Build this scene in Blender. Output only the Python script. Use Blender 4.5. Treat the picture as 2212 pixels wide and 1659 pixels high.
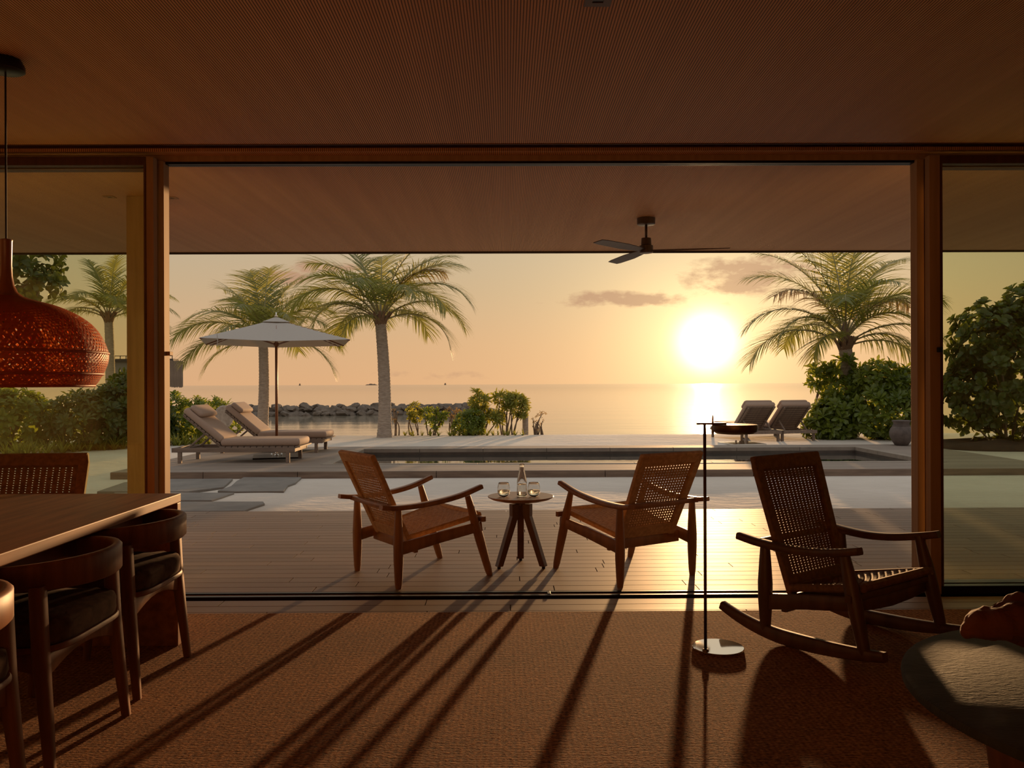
import bpy, math, random
from mathutils import Vector, Matrix, noise
random.seed(7)
R = math.radians
sc = bpy.context.scene
col = sc.collection
for o in list(bpy.data.objects):
    bpy.data.objects.remove(o)

# ------------------------------------------------------------------ camera
cam_d = bpy.data.cameras.new('camera')
cam_d.sensor_width = 36.0
cam_d.lens = 1780.0 / 2212.0 * 36.0
cam_d.clip_start = 0.05
cam_d.clip_end = 8000
cam = bpy.data.objects.new('camera', cam_d)
col.objects.link(cam)
cam.matrix_world = (Matrix.Translation((0, 0, 1.28)) @ Matrix.Rotation(R(-0.4), 4, 'Z')
                    @ Matrix.Rotation(R(90), 4, 'X') @ Matrix.Rotation(-0.0040, 4, 'Z'))
sc.camera = cam

# ------------------------------------------------------------------ view, world, sun
sc.view_settings.view_transform = 'Standard'
sc.view_settings.look = 'None'
sc.view_settings.gamma = 1.0
sc.view_settings.use_curve_mapping = False
sc.view_settings.exposure = 0.45
sc.cycles.use_denoising = True
sc.cycles.sample_clamp_indirect = 6.0
sc.cycles.max_bounces = 9
sc.cycles.transparent_max_bounces = 16
SUN = Vector((0.2437, 0.9983, 0.0505)).normalized()


class NT:
    """small helper around a node tree"""
    def __init__(s, tree):
        s.t = tree
        s.n = tree.nodes
        s.l = tree.links

    def node(s, typ, **kw):
        n = s.n.new(typ)
        for k, v in kw.items():
            if k.startswith('i_'):
                key = k[2:]
                key = int(key) if key.isdigit() else key.replace('_', ' ')
                s.put(n.inputs[key], v)
            else:
                setattr(n, k, v)
        return n

    def put(s, sock, v):
        if isinstance(v, bpy.types.NodeSocket):
            s.l.new(v, sock)
        else:
            sock.default_value = v

    def math(s, op, a, b=0.0, c=None, clamp=False):
        n = s.n.new('ShaderNodeMath')
        n.operation = op
        n.use_clamp = clamp
        s.put(n.inputs[0], a)
        s.put(n.inputs[1], b)
        if c is not None:
            s.put(n.inputs[2], c)
        return n.outputs[0]

    def vmath(s, op, a, b=None, scale=None):
        n = s.n.new('ShaderNodeVectorMath')
        n.operation = op
        s.put(n.inputs[0], a)
        if b is not None:
            s.put(n.inputs[1], b)
        if scale is not None:
            s.put(n.inputs['Scale'], scale)
        return n.outputs['Value'] if op in ('DOT_PRODUCT', 'LENGTH') else n.outputs[0]

    def ramp(s, fac, stops, interp='LINEAR'):
        n = s.n.new('ShaderNodeValToRGB')
        cr = n.color_ramp
        cr.interpolation = interp
        while len(cr.elements) < len(stops):
            cr.elements.new(0.5)
        for e, (p, c) in zip(cr.elements, stops):
            e.position = p
            e.color = tuple(c) + (1,) if len(c) == 3 else c
        s.put(n.inputs[0], fac)
        return n.outputs[0]

    def mix(s, fac, a, b, mode='MIX'):
        n = s.n.new('ShaderNodeMix')
        n.data_type = 'RGBA'
        n.blend_type = mode
        s.put(n.inputs[0], fac)
        s.put(n.inputs[6], a)
        s.put(n.inputs[7], b)
        return n.outputs[2]

    def noise(s, vec, scale, detail=3, rough=0.55, dim='3D'):
        n = s.n.new('ShaderNodeTexNoise')
        n.noise_dimensions = dim
        s.put(n.inputs['Vector'], vec)
        n.inputs['Scale'].default_value = scale
        n.inputs['Detail'].default_value = detail
        n.inputs['Roughness'].default_value = rough
        return n.outputs['Fac']

    def mapping(s, vec, scale=(1, 1, 1), rot=(0, 0, 0), loc=(0, 0, 0)):
        n = s.n.new('ShaderNodeMapping')
        s.put(n.inputs['Vector'], vec)
        n.inputs['Scale'].default_value = scale
        n.inputs['Rotation'].default_value = rot
        n.inputs['Location'].default_value = loc
        return n.outputs[0]

    def bump(s, height, strength=0.3, dist=0.01, normal=None):
        n = s.n.new('ShaderNodeBump')
        n.inputs['Strength'].default_value = strength
        n.inputs['Distance'].default_value = dist
        s.put(n.inputs['Height'], height)
        if normal is not None:
            s.put(n.inputs['Normal'], normal)
        return n.outputs[0]


def build_world():
    w = bpy.data.worlds.new('dusk_sky')
    sc.world = w
    w.use_nodes = True
    T = NT(w.node_tree)
    T.n.clear()
    co = T.node('ShaderNodeTexCoord').outputs['Generated']
    d = T.vmath('NORMALIZE', co)
    sep = T.node('ShaderNodeSeparateXYZ', i_0=d)
    x, y, z = sep.outputs
    az = T.math('ARCTAN2', x, y)
    el = T.math('ARCSINE', z)
    # height gradient, sunward and away from the sun
    e = T.math('ADD', T.math('MULTIPLY', el, 1.0 / 1.5708), 0.0, clamp=True)
    sunward = T.ramp(e, [(0.0, (.52, .295, .150)), (0.03, (.49, .298, .158)), (0.07, (.42, .30, .178)), (0.12, (.355, .30, .21)),
                         (0.3, (.41, .385, .345)), (0.7, (.42, .43, .43)), (1, (.40, .42, .44))])
    away = T.ramp(e, [(0.0, (.40, .28, .20)), (0.05, (.39, .30, .23)), (0.12, (.38, .325, .27)),
                      (0.3, (.42, .39, .37)), (0.7, (.41, .42, .43)), (1, (.40, .42, .44))])
    ca = T.vmath('DOT_PRODUCT', d, tuple(SUN))
    ca = T.math('MINIMUM', T.math('MAXIMUM', ca, -0.999999), 0.9999999)
    side = T.math('SMOOTHSTEP', ca, 0.35, 1.0) if False else T.node('ShaderNodeMapRange', interpolation_type='SMOOTHSTEP', i_0=ca, i_1=-0.2, i_2=0.96).outputs[0]
    base = T.mix(side, away, sunward)
    # clouds: soft noise banks in a few places of the sky
    q = T.node('ShaderNodeCombineXYZ', i_0=T.math('MULTIPLY', az, 1.0), i_1=T.math('MULTIPLY', el, 2.2)).outputs[0]
    nz = T.noise(q, 26.0, 6, 0.62)
    nz2 = T.noise(q, 9.0, 4, 0.6)
    def blob(a0, e0, sa, se):
        u = T.math('DIVIDE', T.math('SUBTRACT', az, a0), sa)
        v = T.math('DIVIDE', T.math('SUBTRACT', el, e0), se)
        r2 = T.math('ADD', T.math('MULTIPLY', u, u), T.math('MULTIPLY', v, v))
        return T.math('EXPONENT', T.math('MULTIPLY', r2, -1.0))
    m = blob(0.135, 0.101, 0.085, 0.012)
    for b in ((0.285, 0.125, 0.085, 0.030), (-0.215, 0.138, 0.045, 0.012), (-0.27, 0.125, 0.05, 0.010),
              (1.3, 0.15, 0.3, 0.04), (-1.4, 0.2, 0.3, 0.05), (2.6, 0.2, 0.4, 0.06)):
        m = T.math('MAXIMUM', m, blob(*b))
    for b in ((-0.09, 0.012, 0.12, 0.008), (0.05, 0.008, 0.10, 0.006)):
        m = T.math('MAXIMUM', m, T.math('MULTIPLY', blob(*b), 0.45))
    dens = T.math('ADD', T.math('MULTIPLY', nz, 1.5), T.math('MULTIPLY', nz2, 0.6))
    dens = T.math('SUBTRACT', T.math('ADD', dens, T.math('MULTIPLY', m, 0.75)), 1.36)
    dens = T.math('MULTIPLY', dens, 3.2, clamp=True)
    dens = T.math('MULTIPLY', dens, T.math('MULTIPLY', m, 1.6, clamp=True), clamp=True)
    cloudc = T.mix(side, (.30, .24, .21, 1), (.36, .205, .125, 1))
    base = T.mix(T.math('MULTIPLY', dens, 0.85), base, cloudc)
    # aureole round the sun
    ang = T.math('ARCCOSINE', ca)
    deg = T.math('MULTIPLY', ang, 57.29578)
    core = T.math('MULTIPLY', T.math('EXPONENT', T.math('MULTIPLY', T.math('POWER', T.math('DIVIDE', deg, 1.9), 3.0), -1.0)), 1.0)
    h1 = T.math('MULTIPLY', T.math('EXPONENT', T.math('DIVIDE', deg, -3.6)), 1.0)
    h2 = T.math('MULTIPLY', T.math('EXPONENT', T.math('DIVIDE', deg, -12.0)), 0.24)
    glow = T.vmath('ADD', T.vmath('SCALE', (1, .90, .72), scale=T.math('ADD', core, 0.0)),
                   T.vmath('ADD', T.vmath('SCALE', (1, .72, .32), scale=h1), T.vmath('SCALE', (1, .66, .26), scale=h2)))
    glow = T.vmath('SCALE', glow, scale=T.math('SUBTRACT', 1.0, T.math('MULTIPLY', dens, 0.62)))
    colr = T.vmath('ADD', base, glow)
    ground = T.node('ShaderNodeMapRange', i_0=z, i_1=-0.02, i_2=0.0).outputs[0]
    colr = T.mix(ground, (.10, .08, .06, 1), colr)
    bg = T.node('ShaderNodeBackground', i_Color=colr, i_Strength=1.0)
    out = T.node('ShaderNodeOutputWorld')
    T.l.new(bg.outputs[0], out.inputs[0])


build_world()
sun_d = bpy.data.lights.new('sun', 'SUN')
sun_d.energy = 4.2
sun_d.color = (1.0, 0.56, 0.24)
sun_d.angle = R(0.9)
sun = bpy.data.objects.new('sun', sun_d)
col.objects.link(sun)
sun.rotation_euler = (-SUN).to_track_quat('-Z', 'Y').to_euler()
sun.location = SUN * 60


# ------------------------------------------------------------------ materials
MATS = {}


def mk(name, c1, c2=None, rough=0.6, scale=6.0, stretch=(1, 1, 1), bump=0.0, bdist=0.004, detail=4, metallic=0.0,
       spec=0.5, coat=0.0, transl=0.0, contrast=(0.3, 0.7), fine=0.0):
    m = bpy.data.materials.new(name)
    m.use_nodes = True
    T = NT(m.node_tree)
    T.n.clear()
    out = T.node('ShaderNodeOutputMaterial')
    p = T.node('ShaderNodeBsdfPrincipled', i_Roughness=rough, i_Metallic=metallic)
    p.inputs['Specular IOR Level'].default_value = spec
    p.inputs['Coat Weight'].default_value = coat
    co = T.mapping(T.node('ShaderNodeTexCoord').outputs['Object'], stretch)
    f = T.noise(co, scale, detail)
    c2 = c2 or tuple(v * 0.7 for v in c1)
    T.put(p.inputs['Base Color'], T.ramp(f, [(contrast[0], c2), (contrast[1], c1)]))
    if bump:
        hgt = f if not fine else T.noise(co, fine, 3)
        T.put(p.inputs['Normal'], T.bump(hgt, bump, bdist))
    sh = p.outputs[0]
    if transl:
        tr = T.node('ShaderNodeBsdfTranslucent', i_Color=tuple(min(1, v * k) for v, k in zip(c1, (1.7, 1.5, 1.0))) + (1,))
        mx = T.node('ShaderNodeMixShader', i_0=transl)
        T.l.new(sh, mx.inputs[1])
        T.l.new(tr.outputs[0], mx.inputs[2])
        sh = mx.outputs[0]
    T.l.new(sh, out.inputs[0])
    MATS[name] = m
    return m


WOOD = dict(scale=5, bump=0.12, bdist=0.002)
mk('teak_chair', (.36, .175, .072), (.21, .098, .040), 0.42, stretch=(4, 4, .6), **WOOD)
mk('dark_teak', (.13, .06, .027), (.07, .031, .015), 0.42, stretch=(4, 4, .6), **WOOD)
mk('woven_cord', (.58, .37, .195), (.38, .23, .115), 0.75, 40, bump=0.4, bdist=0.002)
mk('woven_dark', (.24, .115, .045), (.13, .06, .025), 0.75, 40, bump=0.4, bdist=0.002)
mk('table_wood', (.32, .13, .05), (.16, .062, .024), 0.5, spec=.25, stretch=(6, .5, 6), scale=4, bump=0.1, bdist=0.002)
mk('chair_wood', (.23, .09, .036), (.12, .046, .018), 0.5, spec=.22, stretch=(4, 4, .6), **WOOD)
mk('leather_dark', (.10, .056, .036), (.055, .03, .019), 0.95, 30, spec=.1, bump=0.3, bdist=0.003)
mk('frame_wood', (.44, .285, .165), (.33, .205, .115), 0.65, spec=.12, stretch=(5, 5, .3), **WOOD)
mk('frame_dark', (.12, .045, .018), (.07, .026, .011), 0.5, stretch=(5, 5, .3), **WOOD)
mk('bronze_track', (.025, .015, .011), (.012, .008, .006), 0.4, 20, metallic=0.6)
mk('black_metal', (.02, .018, .017), (.014, .012, .012), 0.35, 20, metallic=0.5)
mk('lamp_metal', (.16, .11, .07), (.14, .095, .06), 0.35, 20, metallic=0.8)
mk('polished_steel', (.72, .70, .66), (.70, .68, .64), 0.06, 3, metallic=1.0)
mk('rattan', (.52, .15, .05), (.34, .09, .03), 0.5, 60, bump=0.3, bdist=0.002, transl=0.4)
mk('neck_wood', (.30, .10, .04), (.20, .065, .027), 0.3, stretch=(4, 4, .6), scale=8, bump=0.05)
mk('slate', (.050, .052, .043), (.030, .032, .027), 0.75, 6, stretch=(1, 3, 1), bump=0.5, bdist=0.004, fine=45, spec=0.3)
mk('driftwood_red', (.20, .066, .028), (.07, .022, .010), 0.8, 7, spec=.2, bump=0.6, bdist=0.01)
mk('weathered_teak', (.25, .18, .13), (.15, .105, .078), 0.7, stretch=(.5, 5, 5), scale=5, bump=0.2, bdist=0.003)
mk('cushion', (.385, .27, .20), (.355, .25, .185), 0.85, 60, bump=0.15, bdist=0.002)
mk('canopy_cloth', (.50, .46, .41), (.47, .43, .385), 0.9, 30, transl=0.22)
mk('pole_wood', (.26, .10, .04), (.18, .07, .03), 0.4, stretch=(4, 4, .5), **WOOD)
mk('pot_clay', (.14, .108, .092), (.08, .062, .053), 0.85, 9, bump=0.5, bdist=0.006)
mk('rock', (.20, .155, .115), (.10, .078, .058), 0.9, 2.5, bump=0.6, bdist=0.08)
mk('slab_stone', (.24, .215, .185), (.165, .148, .128), 0.8, 3, bump=0.5, bdist=0.012)
mk('palm_trunk', (.44, .36, .29), (.26, .205, .16), 0.9, stretch=(2, 2, 9), scale=5, bump=0.5, bdist=0.02)
mk('palm_leaf', (.20, .215, .05), (.115, .15, .038), 0.42, 2.0, transl=0.45)
mk('palm_leaf_dry', (.27, .19, .085), (.18, .12, .05), 0.6, 2.0, transl=0.3)
mk('palm_rib', (.30, .25, .10), (.22, .18, .07), 0.5, 4)
mk('palm_fibre', (.22, .13, .07), (.12, .07, .04), 0.9, 14, bump=0.6, bdist=0.02)
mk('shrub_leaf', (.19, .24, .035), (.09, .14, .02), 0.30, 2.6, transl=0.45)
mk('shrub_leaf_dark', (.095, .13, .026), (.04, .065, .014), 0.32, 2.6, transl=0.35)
mk('strap_leaf', (.27, .28, .05), (.16, .19, .03), 0.4, 3, transl=0.45)
mk('twig', (.20, .14, .09), (.12, .08, .05), 0.85, 12)
mk('plaster', (.62, .46, .32), (.58, .43, .30), 0.9, 3)
mk('villa_wall', (.24, .22, .20), (.20, .185, .17), 0.9, 1)
mk('villa_dark', (.07, .055, .045), (.05, .04, .033), 0.8, 1)
mk('reed', (.33, .25, .18), (.17, .125, .09), 0.9, stretch=(6, 6, .3), scale=4)
mk('islet', (.22, .15, .10), (.18, .12, .08), 1.0, .05)
mk('soil', (.075, .045, .028), (.04, .025, .016), 1.0, 4, bump=0.7, bdist=0.05)
mk('pool_stone', (.30, .245, .19), (.22, .18, .14), 0.7, 5, bump=0.2, bdist=0.004)
mk('pool_tile', (.10, .075, .055), (.06, .045, .035), 0.5, 7, bump=0.2, bdist=0.004)
mk('fan_metal', (.10, .065, .045), (.08, .05, .035), 0.4, 8, metallic=0.4)


def m_new(name):
    m = bpy.data.materials.new(name)
    m.use_nodes = True
    T = NT(m.node_tree)
    T.n.clear()
    out = T.node('ShaderNodeOutputMaterial')
    MATS[name] = m
    return T, out


def build_special():
    # reeded timber ceiling: fine ribs running from the room out to the sea
    T, out = m_new('reeded_ceiling')
    co = T.node('ShaderNodeTexCoord').outputs['Object']
    sep = T.node('ShaderNodeSeparateXYZ', i_0=co)
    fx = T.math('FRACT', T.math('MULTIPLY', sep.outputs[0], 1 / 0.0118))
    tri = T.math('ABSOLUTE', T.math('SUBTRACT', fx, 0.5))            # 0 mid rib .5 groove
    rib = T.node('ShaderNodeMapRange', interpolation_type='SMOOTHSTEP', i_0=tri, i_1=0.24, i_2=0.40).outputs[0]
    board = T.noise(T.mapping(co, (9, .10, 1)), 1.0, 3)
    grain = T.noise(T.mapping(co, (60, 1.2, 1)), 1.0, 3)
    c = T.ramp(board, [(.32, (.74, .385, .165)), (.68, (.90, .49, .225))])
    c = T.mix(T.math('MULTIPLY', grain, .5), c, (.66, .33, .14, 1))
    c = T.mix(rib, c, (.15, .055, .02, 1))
    p = T.node('ShaderNodeBsdfPrincipled', i_Roughness=0.62, i_Base_Color=c)
    T.put(p.inputs['Normal'], T.bump(T.math('SUBTRACT', 1.0, rib), 0.5, 0.004))
    T.l.new(p.outputs[0], out.inputs[0])

    # hardwood floor and deck boards, each board its own tone
    T, out = m_new('floor_board')
    co = T.node('ShaderNodeTexCoord').outputs['Object']
    rnd = T.node('ShaderNodeObjectInfo').outputs['Random']
    g = T.noise(T.mapping(co, (1.2, 26, 26)), 2.0, 4)
    c = T.ramp(rnd, [(0, (.25, .172, .117)), (.5, (.295, .205, .142)), (1, (.345, .242, .168))])
    c = T.mix(T.math('MULTIPLY', g, .55), c, (.18, .118, .08, 1))
    r = T.math('ADD', T.math('MULTIPLY', g, .14), .46)
    p = T.node('ShaderNodeBsdfPrincipled', i_Base_Color=c, i_Roughness=r)
    p.inputs['Specular IOR Level'].default_value = 0.30
    T.put(p.inputs['Normal'], T.bump(g, 0.05, 0.002))
    T.l.new(p.outputs[0], out.inputs[0])

    # jute rug
    T, out = m_new('jute')
    co = T.node('ShaderNodeTexCoord').outputs['Object']
    w1 = T.noise(T.mapping(co, (60, 115, 1)), 1.0, 3, .65)
    w2 = T.noise(T.mapping(co, (28, 60, 1)), 1.0, 2, .6)
    sep = T.node('ShaderNodeSeparateXYZ', i_0=co)
    row = T.math('SINE', T.math('ADD', T.math('MULTIPLY', sep.outputs[1], 6.2832 / .0125), T.math('MULTIPLY', w2, 5.0)))
    colr = T.math('SINE', T.math('ADD', T.math('MULTIPLY', sep.outputs[0], 6.2832 / .022), T.math('MULTIPLY', w2, 6.0)))
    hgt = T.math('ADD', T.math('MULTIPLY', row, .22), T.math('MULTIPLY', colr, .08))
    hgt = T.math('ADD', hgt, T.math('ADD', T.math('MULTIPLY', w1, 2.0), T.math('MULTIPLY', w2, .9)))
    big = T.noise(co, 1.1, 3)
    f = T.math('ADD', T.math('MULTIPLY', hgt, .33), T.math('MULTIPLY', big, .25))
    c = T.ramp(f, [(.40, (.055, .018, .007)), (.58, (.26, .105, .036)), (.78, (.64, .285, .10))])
    p = T.node('ShaderNodeBsdfPrincipled', i_Base_Color=c, i_Roughness=.95)
    p.inputs['Specular IOR Level'].default_value = 0.15
    T.put(p.inputs['Normal'], T.bump(hgt, 1.0, 0.009))
    T.l.new(p.outputs[0], out.inputs[0])

    # sand
    T, out = m_new('sand')
    co = T.node('ShaderNodeTexCoord').outputs['Object']
    a = T.noise(co, .9, 4)
    b = T.noise(T.mapping(co, (3.2, 6.5, 1)), 1.0, 4)
    fn = T.noise(co, 90, 2)
    c = T.ramp(a, [(.3, (.60, .535, .455)), (.7, (.70, .63, .545))])
    c = T.mix(T.math('MULTIPLY', fn, .3), c, (.50, .435, .365, 1))
    p = T.node('ShaderNodeBsdfPrincipled', i_Base_Color=c, i_Roughness=.95)
    p.inputs['Specular IOR Level'].default_value = 0.1
    hgt = T.math('ADD', T.math('MULTIPLY', b, 1.0), T.math('MULTIPLY', fn, .05))
    T.put(p.inputs['Normal'], T.bump(hgt, .5, .06))
    T.l.new(p.outputs[0], out.inputs[0])

    # sea
    T, out = m_new('sea_water')
    co = T.node('ShaderNodeNewGeometry').outputs['Position']
    sep = T.node('ShaderNodeSeparateXYZ', i_0=co)
    far = T.node('ShaderNodeMapRange', i_0=sep.outputs[1], i_1=30, i_2=400).outputs[0]
    w1 = T.noise(T.mapping(co, (.45, 1.7, 1)), 1.0, 4, .6)
    w2 = T.noise(T.mapping(co, (.05, .22, 1)), 1.0, 3, .6)
    hgt = T.math('ADD', T.math('MULTIPLY', w1, .6), T.math('MULTIPLY', w2, 1.6))
    p = T.node('ShaderNodeBsdfPrincipled', i_Base_Color=(.30, .26, .19, 1), i_IOR=1.40)
    T.put(p.inputs['Roughness'], T.math('ADD', T.math('MULTIPLY', far, .04), .055))
    b = T.node('ShaderNodeBump', i_Distance=0.035, i_Height=hgt)
    T.put(b.inputs['Strength'], T.math('SUBTRACT', .42, T.math('MULTIPLY', far, .30)))
    T.put(p.inputs['Normal'], b.outputs[0])
    T.l.new(p.outputs[0], out.inputs[0])

    # pool water
    T, out = m_new('pool_water')
    co = T.node('ShaderNodeNewGeometry').outputs['Position']
    w1 = T.noise(T.mapping(co, (1.2, 2.5, 1)), 1.5, 2)
    p = T.node('ShaderNodeBsdfPrincipled', i_Base_Color=(.035, .032, .026, 1), i_IOR=1.33, i_Roughness=.02)
    T.put(p.inputs['Normal'], T.bump(w1, .10, .012))
    T.l.new(p.outputs[0], out.inputs[0])

    # weathered pool deck boards (too far away to pick the boards apart)
    T, out = m_new('pool_deck_boards')
    co = T.node('ShaderNodeTexCoord').outputs['Object']
    sep = T.node('ShaderNodeSeparateXYZ', i_0=co)
    v = T.math('MULTIPLY', sep.outputs[1], 1 / .14)
    bid = T.math('FLOOR', v)
    gap = T.node('ShaderNodeMapRange', i_0=T.math('ABSOLUTE', T.math('SUBTRACT', T.math('FRACT', v), .5)), i_1=.43, i_2=.48).outputs[0]
    tone = T.noise(T.node('ShaderNodeCombineXYZ', i_0=T.math('MULTIPLY', sep.outputs[0], .35), i_1=T.math('MULTIPLY', bid, 7.3)).outputs[0], 1.0, 2)
    g = T.noise(T.mapping(co, (1.5, 30, 30)), 1.5, 3)
    c = T.ramp(tone, [(.3, (.22, .172, .134)), (.7, (.36, .29, .23))])
    c = T.mix(T.math('MULTIPLY', g, .4), c, (.17, .13, .10, 1))
    c = T.mix(gap, c, (.03, .022, .017, 1))
    p = T.node('ShaderNodeBsdfPrincipled', i_Base_Color=c, i_Roughness=.75)
    T.put(p.inputs['Normal'], T.bump(T.math('SUBTRACT', 1.0, gap), .6, .006))
    T.l.new(p.outputs[0], out.inputs[0])

    # tinted window glass: transparent with mirror reflection
    T, out = m_new('tinted_glass')
    fr = T.node('ShaderNodeFresnel', i_IOR=1.5)
    tr = T.node('ShaderNodeBsdfTransparent', i_Color=(.93, .945, .86, 1))
    gl = T.node('ShaderNodeBsdfGlossy', i_Roughness=.01, i_Color=(.9, .95, .9, 1))
    mx = T.node('ShaderNodeMixShader', i_0=fr.outputs[0])
    T.l.new(tr.outputs[0], mx.inputs[1])
    T.l.new(gl.outputs[0], mx.inputs[2])
    T.l.new(mx.outputs[0], out.inputs[0])

    # clear tableware glass and water
    for nm, ior, colr in (('clear_glass', 1.45, (.98, .97, .95, 1)), ('drinking_water', 1.33, (.97, .97, .95, 1))):
        T, out = m_new(nm)
        g = T.node('ShaderNodeBsdfGlass', i_IOR=ior, i_Roughness=0.0, i_Color=colr)
        T.l.new(g.outputs[0], out.inputs[0])


build_special()


# ------------------------------------------------------------------ mesh helpers
def frame(a, b, up=Vector((0, 0, 1))):
    t = (b - a).normalized()
    if abs(t.dot(up)) > 0.999:
        up = Vector((0, 1, 0))
    s = t.cross(up).normalized()
    return t, s, s.cross(t).normalized()


class MB:
    def __init__(s):
        s.v = []
        s.f = []

    def quad_ring(s, rings, close=False, caps=True, cyc=True):
        n = len(rings[0])
        b = len(s.v)
        for r in rings:
            s.v += [tuple(p) for p in r]
        m = len(rings)
        for i in range(m if close else m - 1):
            j = (i + 1) % m
            for k in range(n if cyc else n - 1):
                l = (k + 1) % n
                s.f.append((b + i * n + k, b + i * n + l, b + j * n + l, b + j * n + k))
        if caps and not close and cyc:
            s.f.append(tuple(b + k for k in reversed(range(n))))
            s.f.append(tuple(b + (m - 1) * n + k for k in range(n)))
        return s

    def box(s, c, d, rot=None):
        M = Matrix.Translation(Vector(c))
        if rot:
            M = M @ Matrix.Rotation(rot[2], 4, 'Z') @ Matrix.Rotation(rot[1], 4, 'Y') @ Matrix.Rotation(rot[0], 4, 'X')
        b = len(s.v)
        for z in (-.5, .5):
            for x, y in ((-.5, -.5), (.5, -.5), (.5, .5), (-.5, .5)):
                s.v.append(tuple(M @ Vector((x * d[0], y * d[1], z * d[2]))))
        s.f += [tuple(b + i for i in q) for q in ((3, 2, 1, 0), (4, 5, 6, 7), (0, 1, 5, 4), (1, 2, 6, 5), (2, 3, 7, 6), (3, 0, 4, 7))]
        return s

    def span(s, x0, x1, y0, y1, z0, z1):
        return s.box(((x0 + x1) / 2, (y0 + y1) / 2, (z0 + z1) / 2), (x1 - x0, y1 - y0, z1 - z0))

    def tube(s, pts, rad, n=10, flat=1.0, up=Vector((0, 0, 1)), caps=True):
        pts = [Vector(p) for p in pts]
        if not hasattr(rad, '__len__'):
            rad = [rad] * len(pts)
        rings = []
        for i, p in enumerate(pts):
            a = pts[max(0, i - 1)]
            b = pts[min(len(pts) - 1, i + 1)]
            t, sd, u = frame(a, b, up)
            rings.append([p + sd * math.cos(2 * math.pi * k / n) * rad[i] + u * math.sin(2 * math.pi * k / n) * rad[i] * flat for k in range(n)])
        return s.quad_ring(rings, caps=caps)

    def beam(s, pts, w, h, up=Vector((0, 0, 1)), r=0.25):
        """board along a path: w across, h along up, chamfered section; w/h may be lists"""
        pts = [Vector(p) for p in pts]
        m = len(pts)
        w = w if hasattr(w, '__len__') else [w] * m
        h = h if hasattr(h, '__len__') else [h] * m
        rings = []
        for i, p in enumerate(pts):
            t, sd, u = frame(pts[max(0, i - 1)], pts[min(m - 1, i + 1)], up)
            a, b = w[i] / 2, h[i] / 2
            c = min(a, b) * r
            q = [(a - c, -b), (a, -b + c), (a, b - c), (a - c, b), (-a + c, b), (-a, b - c), (-a, -b + c), (-a + c, -b)]
            rings.append([p + sd * x + u * y for x, y in q])
        return s.quad_ring(rings)

    def lathe(s, prof, n=32, c=(0, 0, 0), close=False, caps=True):
        c = Vector(c)
        rings = [[c + Vector((r * math.cos(2 * math.pi * k / n), r * math.sin(2 * math.pi * k / n), z)) for k in range(n)] for r, z in prof]
        return s.quad_ring(rings, close=close, caps=caps)

    def prism(s, poly, z0, z1):
        b = len(s.v)
        n = len(poly)
        for z in (z0, z1):
            s.v += [(p[0], p[1], z) for p in poly]
        s.f.append(tuple(b + i for i in reversed(range(n))))
        s.f.append(tuple(b + n + i for i in range(n)))
        for i in range(n):
            j = (i + 1) % n
            s.f.append((b + i, b + j, b + n + j, b + n + i))
        return s

    def mesh(s, name, mat, smooth=False):
        me = bpy.data.meshes.new(name)
        me.from_pydata(s.v, [], s.f)
        me.materials.append(MATS[mat])
        if smooth:
            me.polygons.foreach_set('use_smooth', [True] * len(me.polygons))
        me.update()
        return me

    def build(s, name, mat, parent=None, smooth=False, bevel=0.0, loc=None, angle=None):
        me = s.mesh(name, mat, smooth)
        if angle is not None:
            me.polygons.foreach_set('use_smooth', [True] * len(me.polygons))
            me.set_sharp_from_angle(angle=R(angle))
        o = bpy.data.objects.new(name, me)
        col.objects.link(o)
        if parent:
            o.parent = parent
        if loc:
            o.location = loc
        if bevel:
            b = o.modifiers.new('bevel', 'BEVEL')
            b.width = bevel
            b.segments = 2
            b.limit_method = 'ANGLE'
        return o


def tag(o, label=None, cat=None, group=None, kind=None):
    if label:
        o['label'] = label
    if cat:
        o['category'] = cat
    if group:
        o['group'] = group
    if kind:
        o['kind'] = kind
    return o


def empty(name, loc=(0, 0, 0), rz=0.0, label=None, cat=None, group=None, kind=None):
    o = bpy.data.objects.new(name, None)
    o.empty_display_size = 0.1
    col.objects.link(o)
    o.location = loc
    o.rotation_euler = (0, 0, rz)
    return tag(o, label, cat, group, kind)


def inst(name, me, parent=None, loc=(0, 0, 0), rot=(0, 0, 0), scale=(1, 1, 1)):
    o = bpy.data.objects.new(name, me)
    col.objects.link(o)
    o.parent = parent
    o.location = loc
    o.rotation_euler = rot
    o.scale = scale
    return o


def copy_tree(o, parent=None, loc=None, rz=None, label=None):
    c = o.copy()
    col.objects.link(c)
    c.parent = parent
    if loc is not None:
        c.location = loc
    if rz is not None:
        c.rotation_euler = (0, 0, rz)
    if label:
        c['label'] = label
    for ch in o.children:
        copy_tree(ch, c)
    return c


def struct(o, label=None):
    return tag(o, label, None, None, 'structure')


def lerp(a, b, t):
    return a + (b - a) * t


def smooth_path(pts, n=6):
    """Catmull-Rom through pts"""
    P = [Vector(p) for p in pts]
    P = [P[0] * 2 - P[1]] + P + [P[-1] * 2 - P[-2]]
    out = []
    for i in range(1, len(P) - 2):
        for k in range(n):
            t = k / n
            a, b, c, d = P[i - 1], P[i], P[i + 1], P[i + 2]
            out.append(0.5 * ((2 * b) + (c - a) * t + (2 * a - 5 * b + 4 * c - d) * t * t + (3 * b - a - 3 * c + d) * t ** 3))
    out.append(P[-2])
    return out

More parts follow.
